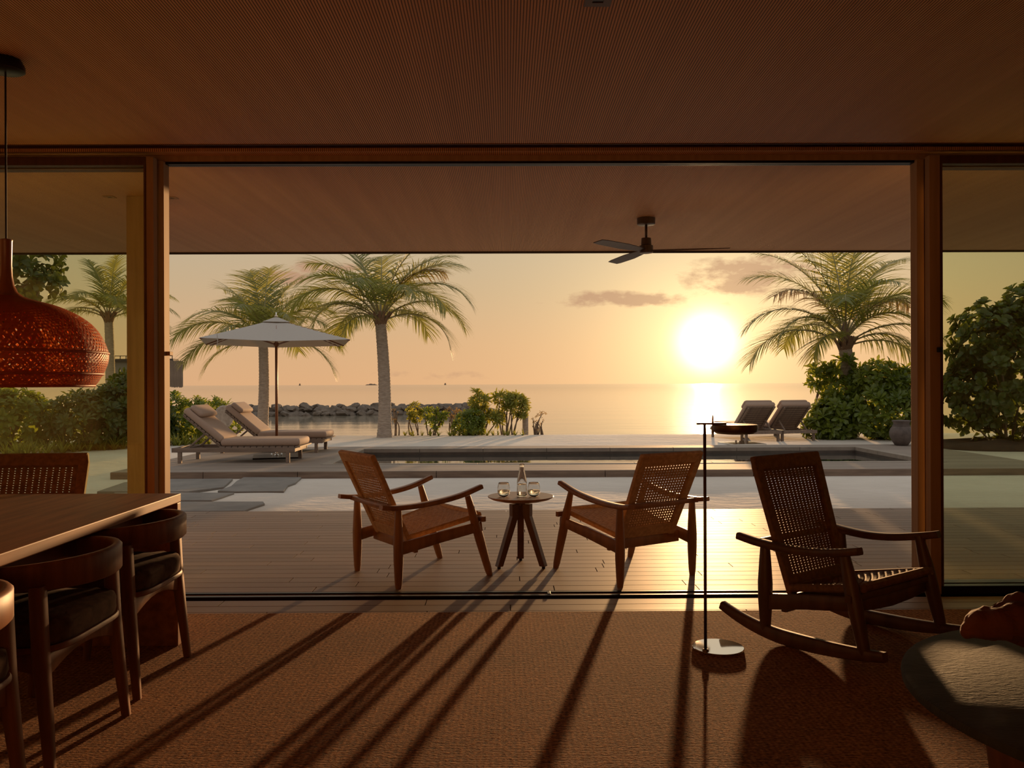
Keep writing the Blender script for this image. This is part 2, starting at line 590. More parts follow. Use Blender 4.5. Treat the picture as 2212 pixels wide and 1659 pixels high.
# ------------------------------------------------------------------ room shell
def board_rows(parent, y0, y1, x0, x1, rng, pitch=0.126, name='board'):
    me = MB().box((0, 0, 0), (1, pitch - 0.007, 0.02)).mesh(name, 'floor_board')
    y = y0
    while y + pitch <= y1 + 1e-6:
        x = x0 - rng.uniform(0, 1.2)
        while x < x1:
            ln = rng.choice((0.9, 1.2, 1.5, 1.8, 2.1))
            a, b = max(x, x0), min(x + ln, x1)
            if b - a > 0.12:
                inst(name, me, parent, ((a + b) / 2, y + pitch / 2, -0.010), (0, 0, 0), (b - a - 0.006, 1, 1))
            x += ln
        y += pitch


def build_shell():
    rng = random.Random(3)
    f = MB().span(-4.6, 4.8, -3.5, 4.40, -0.2, 0.0).span(-4.6, 4.8, 4.40, 4.985, -0.2, -0.02).build('floor', 'bronze_track')
    f.data.materials[0] = MATS['floor_board']
    struct(f, 'dark hardwood floor inside the room')
    board_rows(f, 4.40, 4.96, -3.6, 3.9, rng)
    d = MB().span(-7.0, 7.0, 4.985, 8.38, -0.2, -0.02).build('terrace_deck', 'villa_dark')
    struct(d, 'terrace of narrow hardwood boards outside the sliding doors')
    board_rows(d, 5.10, 8.39, -5.5, 5.6, rng)
    # walls out of view and ceiling
    struct(MB().span(-4.8, -4.6, -3.5, 5.1, 0, 2.9).build('wall_left', 'plaster'), 'plain wall beside the dining table')
    struct(MB().span(4.8, 5.0, -3.5, 5.1, 0, 2.9).build('wall_right', 'plaster'), 'plain wall right of the stone table')
    struct(MB().span(-4.8, 5.0, -3.7, -3.5, 0, 2.9).build('wall_back', 'plaster'), 'plain wall behind the room')
    struct(MB().span(-4.8, 5.0, -3.5, 4.80, 2.68, 2.90).span(-4.8, 5.0, 4.95, 5.04, 2.68, 2.90)
           .build('ceiling', 'reeded_ceiling'), 'finely ribbed timber ceiling over the room')
    struct(MB().span(-7.0, 7.0, 5.12, 8.70, 2.68, 2.90).build('ceiling_terrace', 'reeded_ceiling'), 'finely ribbed timber soffit over the terrace')
    struct(MB().span(-4.8, 5.0, -3.7, 5.12, 2.90, 3.05).span(-7.05, 7.05, 5.12, 8.72, 2.90, 3.05).span(-7.0, 7.0, 8.70, 8.72, 2.66, 2.90)
           .build('roof', 'villa_dark'), 'flat roof with a thin dark edge')
    struct(MB().span(-4.6, 4.8, 4.82, 4.93, 2.86, 2.90).span(-4.6, 4.8, 4.80, 4.805, 2.675, 2.88).span(-4.6, 4.8, 4.945, 4.95, 2.70, 2.88)
           .build('trim_1', 'frame_dark'), 'dark curtain slot in the ceiling before the doors')
    h = MB().span(-4.6, 4.8, 5.04, 5.12, 2.645, 2.90).build('trim_2', 'frame_wood', bevel=.002)
    struct(h, 'timber head rail above the sliding doors')
    for y in (5.055, 5.09):
        MB().span(-4.6, 4.8, y - .010, y + .018, 2.630, 2.646).build('track', 'bronze_track', h)
    t = MB().span(-4.6, 4.8, 4.965, 5.10, -0.05, -0.022).build('trim_3', 'bronze_track')
    struct(t, 'black sliding door track sunk in the floor')
    for y in (4.985, 5.068):
        MB().span(-4.6, 4.8, y - .013, y + .013, -0.03, 0.004).build('rail', 'bronze_track', t)
    MB().span(-4.6, 4.8, 5.0, 5.052, -0.03, -0.004).build('channel', 'floor_board', t)
    MB().span(.245, .265, 4.995, 5.06, -0.02, 0.008).build('door_stop', 'bronze_track', t, bevel=.002)


build_shell()


def door_panel(name, x0, x1, y0, y1, label, sw=0.085):
    e = empty(name)
    struct(e, label)
    zt, zb = 2.645, 0.006
    MB().span(x0, x0 + sw, y0, y1, zb, zt).build('stile', 'frame_wood', e, bevel=.003)
    MB().span(x1 - sw, x1, y0, y1, zb, zt).build('stile', 'frame_wood', e, bevel=.003)
    MB().span(x0 + sw, x1 - sw, y0, y1, zt - .05, zt).build('top_rail', 'frame_dark', e, bevel=.003)
    MB().span(x0 + sw, x1 - sw, y0, y1, zb, zb + .05).build('bottom_rail', 'bronze_track', e, bevel=.003)
    ym = (y0 + y1) / 2
    MB().span(x0 + sw, x1 - sw, ym - .004, ym + .004, zb + .05, zt - .05).build('pane', 'tinted_glass', e)
    for xs in (x0 + sw, x1 - sw - .012):
        MB().span(xs, xs + .012, y0 - .004, y1 + .004, zb + .05, zt - .05).build('glazing_bead', 'frame_dark', e)
    return e


# left stack (an inner and an outer sliding leaf), right stack the same
dl = door_panel('door_1', -3.45, -2.10, 4.93, 4.985, 'timber framed glass leaf beside the dining table', sw=.045)
dm = door_panel('door_2', -3.36, -2.075, 5.015, 5.10, 'outer timber leaf whose sunlit edge ends the opening at left', sw=.045)
dr = door_panel('door_3', 2.545, 3.95, 4.93, 4.985, 'timber framed glass leaf behind the rocking chair', sw=.065)
do = door_panel('door_4', 2.512, 3.86, 5.015, 5.10, 'outer timber leaf that ends the opening at right', sw=.045)
# one pane per stack lets the garden show through as in the picture: the outer leaves stand open behind the inner ones
MB().box((-2.064, 5.07, 1.475), (.022, .05, .024)).build('latch', 'frame_wood', dm, bevel=.002)
MB().box((2.60, 4.922, 1.475), (.03, .016, .03)).build('latch', 'bronze_track', dr, bevel=.002)
for nm, x0, x1 in (('door_5', -4.58, -3.47), ('door_6', 3.97, 4.78)):
    door_panel(nm, x0, x1, 4.93, 4.985, 'fixed glass leaf at the %s end of the glazed front' % ('left' if x0 < 0 else 'right'), sw=.045)

c = empty('column', (-2.70, 6.2, 0), 0, 'square timber-clad terrace column seen through the left glass', 'column')
MB().box((0, 0, 1.345), (.20, .20, 2.67)).build('cladding', 'frame_wood', c, bevel=.004)
MB().box((0, 0, .02), (.215, .215, .04)).build('foot_plate', 'frame_dark', c, bevel=.003)


def downlight(x, y, s, label):
    e = empty('recessed_downlight', (x, y, 2.68), 0, label, 'downlight', 'recessed ceiling downlights')
    p = MB()
    for a, b, w, h in ((0, s * .35, s, s * .3), (0, -s * .35, s, s * .3), (s * .35, 0, s * .3, s * .4), (-s * .35, 0, s * .3, s * .4)):
        p.box((a, b, -.002), (w, h, .004))
    p.build('bezel', 'frame_dark' if s > .08 else 'frame_wood', e)
    MB().box((0, 0, -.0006), (s * .4, s * .4, .001)).build('opening', 'black_metal', e)


downlight(.341, 3.0, .10, 'square recessed downlight in the room ceiling at the top of the picture')
downlight(-2.486, 6.164, .075, 'small recessed downlight in the terrace soffit right of the column')
downlight(-2.934, 6.129, .075, 'small recessed downlight in the terrace soffit seen through the glass left of the column')

# ------------------------------------------------------------------ grounds: sand, pool, deck, sea
POOL = (-2.82, 6.93, 13.36, 16.34)
PD = (-5.85, 8.45, 12.22, 17.05)


def sand_z(x, y):
    z = -0.105
    if y > 17.05:
        z += min(1, (y - 17.05) / 2) * 0.03
    if y > 21.5:
        t = min(1, (y - 21.5) / 6.0)
        z -= t * t * 1.3
    n = noise.noise(Vector((x * .5, y * .5, 0))) * .02 + noise.noise(Vector((x * 1.7, y * 1.7, 3))) * .010
    if y > 17.5 or y < 11.8:
        z += n
    return z


def build_grounds():
    m = MB()
    xs = [-34 + i * .34 for i in range(201)]
    ys = [8.30 + i * .155 for i in range(135)]
    for y in ys:
        for x in xs:
            z = sand_z(x, y)
            if PD[0] + .15 < x < PD[1] - .15 and PD[2] + .15 < y < PD[3] - .15:
                z = -1.4
            m.v.append((x, y, z))
    nx = len(xs)
    for j in range(len(ys) - 1):
        for i in range(nx - 1):
            a = j * nx + i
            m.f.append((a, a + 1, a + nx + 1, a + nx))
    struct(m.build('beach_sand', 'sand', smooth=True), 'pale sand between the terrace and the sea')
    s = MB().span(-4000, 4000, 22.0, 4500, -3.0, -0.72).build('sea', 'sea_water')
    struct(s, 'calm sea reflecting the sunset')
    # pool deck: boards round the pool, on a kerb of long boards
    e = empty('pool_deck')
    struct(e, 'weathered board deck round the pool')
    x0, x1, y0, y1 = PD
    px0, px1, py0, py1 = POOL
    k = .0
    MB().span(x0, x1, y0, py0 - .16, -.03, -.002).span(x0, px0 - .16, py0 - .16, y1, -.03, -.002).span(px1 + .16, x1, py0 - .16, y1, -.03, -.002) \
        .span(px0 - .16, px1 + .16, py1 + .16, y1, -.03, -.002).build('deck_boards', 'pool_deck_boards', e)
    x = x0
    for ln in (1.37, 1.39, 2.05, 2.5, 2.2, 2.4, 2.39):
        MB().span(x + .004, min(x + ln, x1) - .004, y0 - .03, y0, -.125, -.004).build('fascia_board', 'weathered_teak', e, bevel=.004)
        x += ln
    MB().span(x0, x1, y0 + .02, y0 + .06, -.2, -.03).span(x0, x0 + .04, y0 + .02, y1, -.2, -.03).span(x1 - .04, x1, y0 + .02, y1, -.2, -.03).span(x0, x1, y1 - .04, y1, -.2, -.03) \
        .build('deck_frame', 'villa_dark', e)
    p = empty('swimming_pool')
    struct(p, 'long narrow pool with still dark water')
    # coping stones, one by one
    cm = .16
    n = 8
    for i in range(n):
        a = px0 - cm + (px1 - px0 + 2 * cm) * i / n
        b = px0 - cm + (px1 - px0 + 2 * cm) * (i + 1) / n
        for ya, yb in ((py0 - cm, py0), (py1, py1 + cm)):
            MB().span(a + .003, b - .003, ya, yb, -.07, .004).build('coping', 'pool_stone', p, bevel=.004)
    for i in range(3):
        a = py0 + (py1 - py0) * i / 3
        b = py0 + (py1 - py0) * (i + 1) / 3
        for xa, xb in ((px0 - cm, px0), (px1, px1 + cm)):
            MB().span(xa, xb, a + .003, b - .003, -.07, .004).build('coping', 'pool_stone', p, bevel=.004)
    MB().span(px0 - .1, px1 + .1, py0 - .1, py0, -1.2, -.07).span(px0 - .1, px1 + .1, py1, py1 + .1, -1.2, -.07).span(px0 - .1, px0, py0, py1, -1.2, -.07) \
        .span(px1, px1 + .1, py0, py1, -1.2, -.07).span(px0, px1, py0, py1, -1.3, -1.2).build('basin', 'pool_tile', p)
    MB().span(px0, px1, py0, py1, -1.2, -.118).build('water', 'pool_water', p)
    # stepping slabs
    slabs = (
        ('large grey stepping slab left, nearest the deck kerb behind the dark column', [(-5.257, 10.605), (-5.368, 11.6), (-4.892, 11.972), (-3.975, 11.992), (-3.776, 11.02), (-4.08, 10.561)]),
        ('pale grey stepping slab with wavy edge by the deck kerb', [(-3.876, 12.165), (-3.016, 12.129), (-2.93, 11.448), (-2.951, 11.138), (-2.851, 10.56), (-3.458, 10.538), (-3.723, 10.638), (-3.71, 11.117), (-3.826, 11.702)]),
        ('narrow brown-grey stepping slab second from the terrace', [(-4.989, 10.50), (-4.104, 10.467), (-3.428, 10.40), (-3.455, 9.983), (-3.482, 9.747), (-4.351, 9.778)]),
        ('brown-grey stepping slab nearest the terrace boards', [(-4.299, 9.661), (-2.832, 9.61), (-2.772, 9.46), (-2.828, 9.078), (-2.836, 8.914), (-3.955, 8.886)]))
    for lab, poly in slabs:
        tag(MB().prism(poly[::-1], -.14, -.075).build('stepping_slab', 'slab_stone', bevel=.008), lab, 'stone slab', 'stepping slabs in the sand')


build_grounds()

# ------------------------------------------------------------------ rug
tag(MB().span(-4.3, 4.5, -2.6, 4.59, 0.0, 0.012).build('rug', 'jute', bevel=.004), 'large brown jute rug under all the furniture', 'rug')


# ------------------------------------------------------------------ woven lounge chairs and the rocking chair
def weave(corners, nu, nv, wu=.62, wv=.80, amp=.0022, sag=0.0):
    """interlaced flat cords over a four-cornered field: corners = bl, br, tr, tl; nu strands upward, nv across"""
    bl, br, tr, tl = [Vector(c) for c in corners]
    nrm = (br - bl).cross(tl - bl).normalized()

    def P(u, v):
        a = bl.lerp(br, u)
        b = tl.lerp(tr, u)
        return a.lerp(b, v) - nrm * sag * 4 * u * (1 - u)
    m = MB()
    th = nrm * .0009

    def strip(f, n, half, off):
        b = len(m.v)
        for i in range(n + 1):
            l, r, h = f(i / n)
            o = nrm * h
            m.v.extend([tuple(l + o - th), tuple(r + o - th), tuple(r + o + th), tuple(l + o + th)])
        for i in range(n):
            q = b + i * 4
            for k in range(4):
                m.f.append((q + k, q + (k + 1) % 4, q + 4 + (k + 1) % 4, q + 4 + k))
    for j in range(nv):
        v = (j + .5) / nv
        dv = wv / nv / 2
        ph = j % 2

        def f(t, v=v, dv=dv, ph=ph):
            return P(t, v - dv), P(t, v + dv), amp * math.cos(math.pi * (t * nu - .5 + ph))
        strip(f, nu * 2, 0, 0)
    for i in range(nu):
        u = (i + .5) / nu
        du = wu / nu / 2

        def g(t, u=u, du=du):
            return P(u - du, t), P(u + du, t), 0.0
        strip(g, 10, 0, 0)
    return m


def woven_chair(root, P):
    """P: dict of the chair's side-view points; x across, y forward, z up"""
    wood, cord = P['wood'], P['cord']
    hw, hf = P['rear_half'], P['front_half']
    ra, fa = P['rear_arm'], P['front_arm']          # (y, z) where the legs meet the arm
    for s in (-1, 1):
        z0 = P['rear_foot_z']
        pts = [(s * hw, lerp(P.get('rear_y', 0), ra[0], t), lerp(z0, ra[1], t)) for t in (0, .07, .35, .55, .8, 1)]
        MB().tube(pts, [v * P['fat'] for v in (.019, .024, .031, .032, .026, .02)], 12, up=Vector((0, 1, 0))).build('rear_leg', wood, root, angle=50)
        MB().box((s * hw, P.get('rear_y', 0), z0 + .007), (.026, .026, .014)).build('glide', 'black_metal', root) if P['glides'] else None
        ff = P['front_foot']
        pts = [(s * lerp(hf, hf - .01, t), lerp(ff[0], fa[0], t), lerp(ff[1], fa[1], t)) for t in (0, .07, .45, .65, 1)]
        MB().tube(pts, [v * P['fat'] for v in (.019, .024, .031, .031, .019)], 12, up=Vector((0, 1, 0))).build('front_leg', wood, root, angle=50)
        MB().box((s * hf, ff[0], ff[1] + .007), (.026, .026, .014)).build('glide', 'black_metal', root) if P['glides'] else None
        # arm: a sweeping board
        arm = smooth_path([(s * (lerp(hw, hf, t) + bow), y, z) for t, bow, y, z in P['arm']], 5)
        n = len(arm)
        ws = [.040 + .024 * math.sin(math.pi * min(1, max(0, (i / (n - 1)) * .85 + .12))) for i in range(n)]
        MB().beam(arm, ws, [P['arm_h']] * n, r=.35).build('armrest', wood, root, angle=50)
        a, b = P['side_rail']
        MB().beam([(s * hw, a[0], a[1]), (s * lerp(hw, hf, .5), (a[0] + b[0]) / 2, lerp(a[1], b[1], .5) + .004), (s * hf, b[0], b[1])],
                  .026, [.078, .07, .062]).build('side_rail', wood, root, angle=50)
    yb, zb = P['back_arm_rail']
    MB().beam([(-hw - .012, yb, zb), (0, yb - .012, zb), (hw + .012, yb, zb)], .026, .030).build('arm_cross_rail', wood, root, angle=50)
    y, z = P['rear_rail']
    MB().beam([(-hw + .01, y, z), (hw - .01, y, z)], .028, .075).build('rear_rail', wood, root, angle=50)
    y, z = P['front_rail']
    MB().beam([(-hf - .035, y, z), (hf + .035, y, z)], .030, .034).build('front_rail', wood, root, angle=50)
    if P.get('apron'):
        MB().beam([(-hf + .01, y - .01, z - .035), (-hf * .5, y - .01, z - .045), (0, y - .01, z - .050), (hf * .5, y - .01, z - .045), (hf - .01, y - .01, z - .035)], .026, [.05, .066, .072, .066, .05]).build('front_apron', wood, root, angle=50)
    # back
    (y0, z0), (y1, z1) = P['back']
    w0, w1 = P['back_half']
    d = Vector((0, y1 - y0, z1 - z0)).normalized()
    nr = Vector((0, -d.z, d.y))

    def bp(x, t):
        return Vector((x * lerp(w0, w1, t), lerp(y0, y1, t), lerp(z0, z1, t)))
    for s in (-1, 1):
        MB().beam([bp(s, 0) + Vector((-s * .026, 0, 0)), bp(s, .93) + Vector((-s * .026, 0, 0)), bp(s, 1) + Vector((-s * .036, 0, 0)) - d * .006], .052, [.030, .030, .026], up=nr).build('back_stile', cord, root, angle=40)
    MB().beam([bp(-.96, .955), bp(.96, .955)], .074, .034, up=nr, r=.4).build('back_top_rail', P['railmat'], root, angle=40)
    MB().beam([bp(-.90, .075), bp(.90, .075)], .080, .026, up=nr).build('back_bottom_rail', P['railmat'], root, angle=40)
    a = w0 - .05
    b = w1 - .052
    v0, v1 = .12, .925
    cs = [Vector((-a, *bp(0, v0).yz)), Vector((a, *bp(0, v0).yz)), Vector((b, *bp(0, v1).yz)), Vector((-b, *bp(0, v1).yz))]
    weave(cs, P['nu'], P['nv'], *P['gaps']).build('woven_back', cord, root)
    # seat
    (sy0, sz0), (sy1, sz1) = P['seat']
    q0, q1 = P['seat_half']
    u = Vector((0, sy1 - sy0, sz1 - sz0)).normalized()
    un = Vector((0, -u.z, u.y))
    for s in (-1, 1):
        MB().beam([(s * (q0 - .015), sy0, sz0), (s * (q1 - .015), sy1, sz1)], .034, .036, up=un, r=.5).build('seat_side_rail', cord, root, angle=40)
    MB().beam([(-q0 + .03, sy0 + .012, sz0), (q0 - .03, sy0 + .012, sz0)], .034, .034, up=un).build('seat_rear_rail', cord, root, angle=40)
    MB().beam([(-q1 + .03, sy1 - .015, sz1), (q1 - .03, sy1 - .015, sz1)], .040, .040, up=un, r=.6).build('seat_front_roll', cord, root, angle=40)
    cs = [Vector((-q0 + .03, sy0 + .03, sz0 + .012)), Vector((q0 - .03, sy0 + .03, sz0 + .012)), Vector((q1 - .03, sy1 - .03, sz1 + .012)), Vector((-q1 + .03, sy1 - .03, sz1 + .012))]
    weave(cs, 17, 22, .99, .96, .003, .012).build('woven_seat', cord, root)
    return root


LOUNGE = dict(wood='teak_chair', cord='woven_cord', railmat='woven_cord', wrapped=True, glides=True, fat=1.0, arm_h=.028, gaps=(.60, .60), rear_half=.31, front_half=.335, rear_foot_z=0.0, rear_arm=(0.0, .50),
              front_foot=(.667, 0.0), front_arm=(.50, .545),
              arm=((0, .012, -.125, .520), (.1, .008, -.02, .508), (.35, .0, .14, .510), (.6, -.005, .30, .525), (.85, .0, .45, .553), (1, .008, .60, .600)),
              side_rail=((.0, .245), (.60, .335)), back_arm_rail=(-.035, .505), rear_rail=(.13, .245), front_rail=(.60, .385),
              back=((.115, .275), (-.145, .83)), back_half=(.245, .265), nu=18, nv=25,
              seat=((.10, .295), (.625, .405)), seat_half=(.245, .30))
ch = woven_chair(empty('lounge_chair', (-.855, 5.426, 0), R(-55.7), 'teak lounge chair with woven back standing left of the small round table', 'chair', 'woven lounge chairs on the terrace'), LOUNGE)
copy_tree(ch, None, (.975, 5.34, 0), R(31.7), 'teak lounge chair with woven back standing right of the small round table')

# rocking chair
rk = empty('rocking_chair', (1.545, 4.265, .012), R(-144.6), 'dark teak rocking chair with tall woven back on the rug by the opening', 'rocking chair')
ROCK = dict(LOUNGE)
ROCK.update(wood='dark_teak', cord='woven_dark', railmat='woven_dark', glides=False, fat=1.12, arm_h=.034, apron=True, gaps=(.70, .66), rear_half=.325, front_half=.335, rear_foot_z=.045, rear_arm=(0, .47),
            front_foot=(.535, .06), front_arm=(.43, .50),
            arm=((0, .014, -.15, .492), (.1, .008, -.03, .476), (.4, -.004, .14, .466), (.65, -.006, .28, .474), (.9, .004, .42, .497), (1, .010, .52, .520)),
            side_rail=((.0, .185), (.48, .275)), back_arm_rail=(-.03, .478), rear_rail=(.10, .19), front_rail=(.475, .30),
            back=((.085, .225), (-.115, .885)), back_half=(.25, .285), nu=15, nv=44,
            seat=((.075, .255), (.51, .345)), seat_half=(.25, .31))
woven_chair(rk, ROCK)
for s in (-1, 1):
    pts = []
    for i in range(25):
        y = -.27 + .90 * i / 24
        z = .035 + (y - .12) ** 2 * (.50 if y < .12 else .16)
        pts.append((s * lerp(.325, .335, max(0, min(1, y / .5))), y, z))
    n = len(pts)
    MB().beam(pts, .042, [.042 + .026 * math.sin(math.pi * i / (n - 1)) for i in range(n)], r=.3).build('rocker', 'dark_teak', rk, angle=50)

# armchair beyond the head of the dining table: same weave, seen over the table top
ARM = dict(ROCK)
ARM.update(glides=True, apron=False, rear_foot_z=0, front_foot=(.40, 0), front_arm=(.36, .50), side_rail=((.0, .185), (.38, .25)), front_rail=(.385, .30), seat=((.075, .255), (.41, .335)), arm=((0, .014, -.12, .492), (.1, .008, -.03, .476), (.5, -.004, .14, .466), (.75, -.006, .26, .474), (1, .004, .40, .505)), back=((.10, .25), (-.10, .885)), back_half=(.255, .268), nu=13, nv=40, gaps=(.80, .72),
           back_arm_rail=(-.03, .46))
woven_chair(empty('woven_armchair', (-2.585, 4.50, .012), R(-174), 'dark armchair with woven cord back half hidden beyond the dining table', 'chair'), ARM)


# ------------------------------------------------------------------ dining table and chairs
def build_dining():
    t = empty('dining_table', (-2.10, 2.66, 0), 0, 'long reddish timber dining table with slab end legs at left', 'table')
    MB().box((0, 0, .729), (1.0, 2.80, .042)).build('tabletop', 'table_wood', t, bevel=.004)
    for y in (1.376, -1.376):
        MB().box((0, y, .36), (1.0, .045, .696)).build('end_panel', 'table_wood', t, bevel=.004)
    MB().box((0, 0, .665), (.80, 2.6, .08)).build('stretcher', 'table_wood', t, bevel=.004)


build_dining()


def dining_chair(loc, label):
    e = empty('dining_chair', loc, R(90), label, 'chair', 'curved-rail chairs along the dining table')
    W = 'chair_wood'
    # bent rail: flat band, tall at the back, drawn round to short arms
    pts = []
    hs = []
    for i in range(33):
        a = R(-128 + 256 * i / 32)
        x = .275 * math.sin(a)
        y = -.02 - .245 * math.cos(a)
        if abs(a) > R(90):
            y = -.02 + .245 * -math.cos(a) * 1.0
            x = .275 * math.sin(a) * (1 + .10 * (abs(a) - R(90)))
        pts.append((x, y, .648 - .004 * (abs(a) / R(128)) ** 2))
        hs.append(lerp(.098, .060, min(1, abs(a) / R(125)) ** 2))
    MB().beam(pts, .034, hs, r=.5).build('back_rail', W, e, angle=50)
    for s in (-1, 1):
        MB().beam([(s * .262, -.205, 0), (s * .252, -.185, .20), (s * .246, -.165, .40), (s * .246, -.155, .62)], [.030, .040, .050, .052], [.028, .036, .044, .040], up=Vector((0, 1, 0)), r=.35).build('rear_leg', W, e, angle=50)
        MB().beam([(s * .222, .245, 0), (s * .218, .225, .20), (s * .215, .20, .42)], [.026, .036, .044], [.026, .036, .042], up=Vector((0, 1, 0)), r=.35).build('front_leg', W, e, angle=50)
        n = 9
        MB().beam([(s * .232, lerp(-.17, .21, i / (n - 1)), .365 + .018 * math.cos(math.pi * (i / (n - 1) - .5)) * 1.0) for i in range(n)], .024,
                  [.085 - .045 * math.sin(math.pi * i / (n - 1)) for i in range(n)]).build('side_rail', W, e, angle=50)
    n = 9
    MB().beam([(lerp(-.23, .23, i / (n - 1)), -.165, .362 + .02 * math.sin(math.pi * i / (n - 1))) for i in range(n)], .024,
              [.09 - .05 * math.sin(math.pi * i / (n - 1)) for i in range(n)]).build('rear_rail', W, e, angle=50)
    MB().beam([(-.21, .205, .37), (.21, .205, .37)], .024, .06).build('front_rail', W, e, angle=50)

    def dshape(hw, y0, y1, n=48, p=4.5):
        out = []
        for i in range(n):
            a = 2 * math.pi * i / n
            c, s_ = math.cos(a), math.sin(a)
            out.append((hw * math.copysign(abs(c) ** (2 / p), c), (y0 + y1) / 2 + (y1 - y0) / 2 * math.copysign(abs(s_) ** (2 / p), s_)))
        return out
    sh = dshape(1, -1, 1)
    m = MB()
    rings = []
    for k, z in ((.97, .400), (1.0, .406), (1.0, .416), (.985, .422)):
        rings.append([(x * .262 * k, y * .235 * k + .01, z) for x, y in sh])
    m.quad_ring(rings).build('seat_board', W, e, angle=45)
    m = MB()
    rings = []
    for k, z in ((.93, .420), (.975, .424), (.99, .436), (.99, .478), (.972, .490), (.93, .497), (.70, .503), (.35, .507), (.05, .508)):
        r = []
        for i, (x, y) in enumerate(sh):
            wob = 1 + .010 * math.sin(i * 5.1 + z * 60) * (1 if .43 < z < .49 else 0)
            r.append((x * .258 * k * wob, y * .230 * k * wob + .01, z + (.004 * math.sin(i * 3.3) if .46 < z < .50 else 0)))
        rings.append(r)
    m.quad_ring(rings).build('seat_cushion', 'leather_dark', e, smooth=True)
    return e


C0 = dining_chair((-1.70, 3.60, .012), 'curved-rail dining chair with dark cushion, farthest of the three, beside the table end panel')
copy_tree(C0, None, (-1.67, 2.915, .012), R(90), 'curved-rail dining chair with dark cushion, middle of the three along the table')
copy_tree(C0, None, (-1.66, 2.225, .012), R(90), 'curved-rail dining chair nearest the camera, mostly cut off at the left edge')


# ------------------------------------------------------------------ pendant lamp
def build_pendant():
    e = empty('pendant_lamp', (-2.14, 3.545, 1.28), 0, 'large red-brown woven rattan pendant lamp over the dining table', 'pendant lamp')
    prof = smooth_path([(.337, 0, 0), (.352, 0, .018), (.378, 0, .066), (.393, 0, .115), (.388, 0, .165), (.350, 0, .244), (.290, 0, .300), (.200, 0, .345), (.10, 0, .372), (.055, 0, .388)], 6)

    def pr(t):
        x = t * (len(prof) - 1)
        i = min(int(x), len(prof) - 2)
        p = prof[i].lerp(prof[i + 1], x - i)
        return p.x, p.z

    def lattice(n, turns, w, sc_, seg=44, off=0.0):
        m = MB()
        for fam in (-1, 1):
            for k in range(n):
                base = len(m.v)
                for i in range(seg + 1):
                    t = i / seg
                    r, z = pr(t)
                    r = r * sc_ + fam * .0012
                    a = 2 * math.pi * (k / n + fam * turns * t) + off
                    da = w / max(r, .05) / 2
                    for q in (-1, 1):
                        m.v.append((r * math.cos(a + q * da), r * math.sin(a + q * da), z))
                for i in range(seg):
                    b = base + 2 * i
                    m.f.append((b, b + 1, b + 3, b + 2))
        return m
    lattice(104, .22, .0105, 1.0).build('woven_shade', 'rattan', e)
    lattice(70, .16, .0150, .90, 30, .02).build('inner_shade', 'rattan', e)
    for t in (0.0, .19, .40):
        r, z = pr(t)
        MB().lathe([(r + .006 * math.cos(a), z + .006 * math.sin(a)) for a in [2 * math.pi * i / 8 for i in range(8)]], 64, close=True).build('hoop', 'rattan', e, smooth=True)
    MB().lathe([(.066, .372), (.070, .380), (.062, .388), (.044, .402), (.031, .430), (.024, .470), (.022, .52), (.024, .62), (.026, .626), (.014, .630)], 24).build('wooden_neck', 'neck_wood', e, angle=50)
    MB().tube([(0, 0, .626), (0, 0, 1.37)], .004, 8).build('cord', 'black_metal', e)
    MB().lathe([(.062, 1.345), (.075, 1.352), (.075, 1.372), (.06, 1.40)], 28).build('ceiling_rose', 'black_metal', e, angle=40)
    MB().lathe([(.01, .22), (.028, .235), (.03, .27), (.012, .30), (.012, .38)], 16).build('bulb', 'canopy_cloth', e, smooth=True)


build_pendant()


# ------------------------------------------------------------------ reading lamp
def build_lamp():
    e = empty('reading_lamp', (1.006, 3.926, .012), 0, 'slim floor reading lamp with mirrored round base left of the rocking chair', 'floor lamp')
    MB().lathe([(.118, 0), (.121, .003), (.121, .010), (.119, .012)], 48).build('base', 'polished_steel', e, angle=30)
    bx, by = -.075, -.062
    MB().tube([(bx, by, .010), (bx, by, 1.075)], .0075, 12).build('pole', 'lamp_metal', e, smooth=True)
    MB().lathe([(.016, .012), (.014, .018), (.010, .02)], 16, (bx, by, 0)).build('pole_collar', 'lamp_metal', e, angle=40)
    MB().beam([(bx - .036, by, 1.078), (bx + .10, by, 1.078)], .022, .010).build('arm', 'lamp_metal', e, angle=40)
    MB().tube([(bx + .038, by, 1.03), (bx + .038, by, 1.075), (bx + .038, by, 1.112), (bx + .038, by, 1.120)], [.005, .005, .005, .002], 8).build('tilt_pin', 'lamp_metal', e, angle=40)
    s = MB()
    s.lathe([(.052, 1.028), (.085, 1.031), (.103, 1.042), (.107, 1.055), (.106, 1.070), (.102, 1.074)], 36, (bx + .142, by, 0))
    s.build('shade', 'lamp_metal', e, angle=40)


build_lamp()


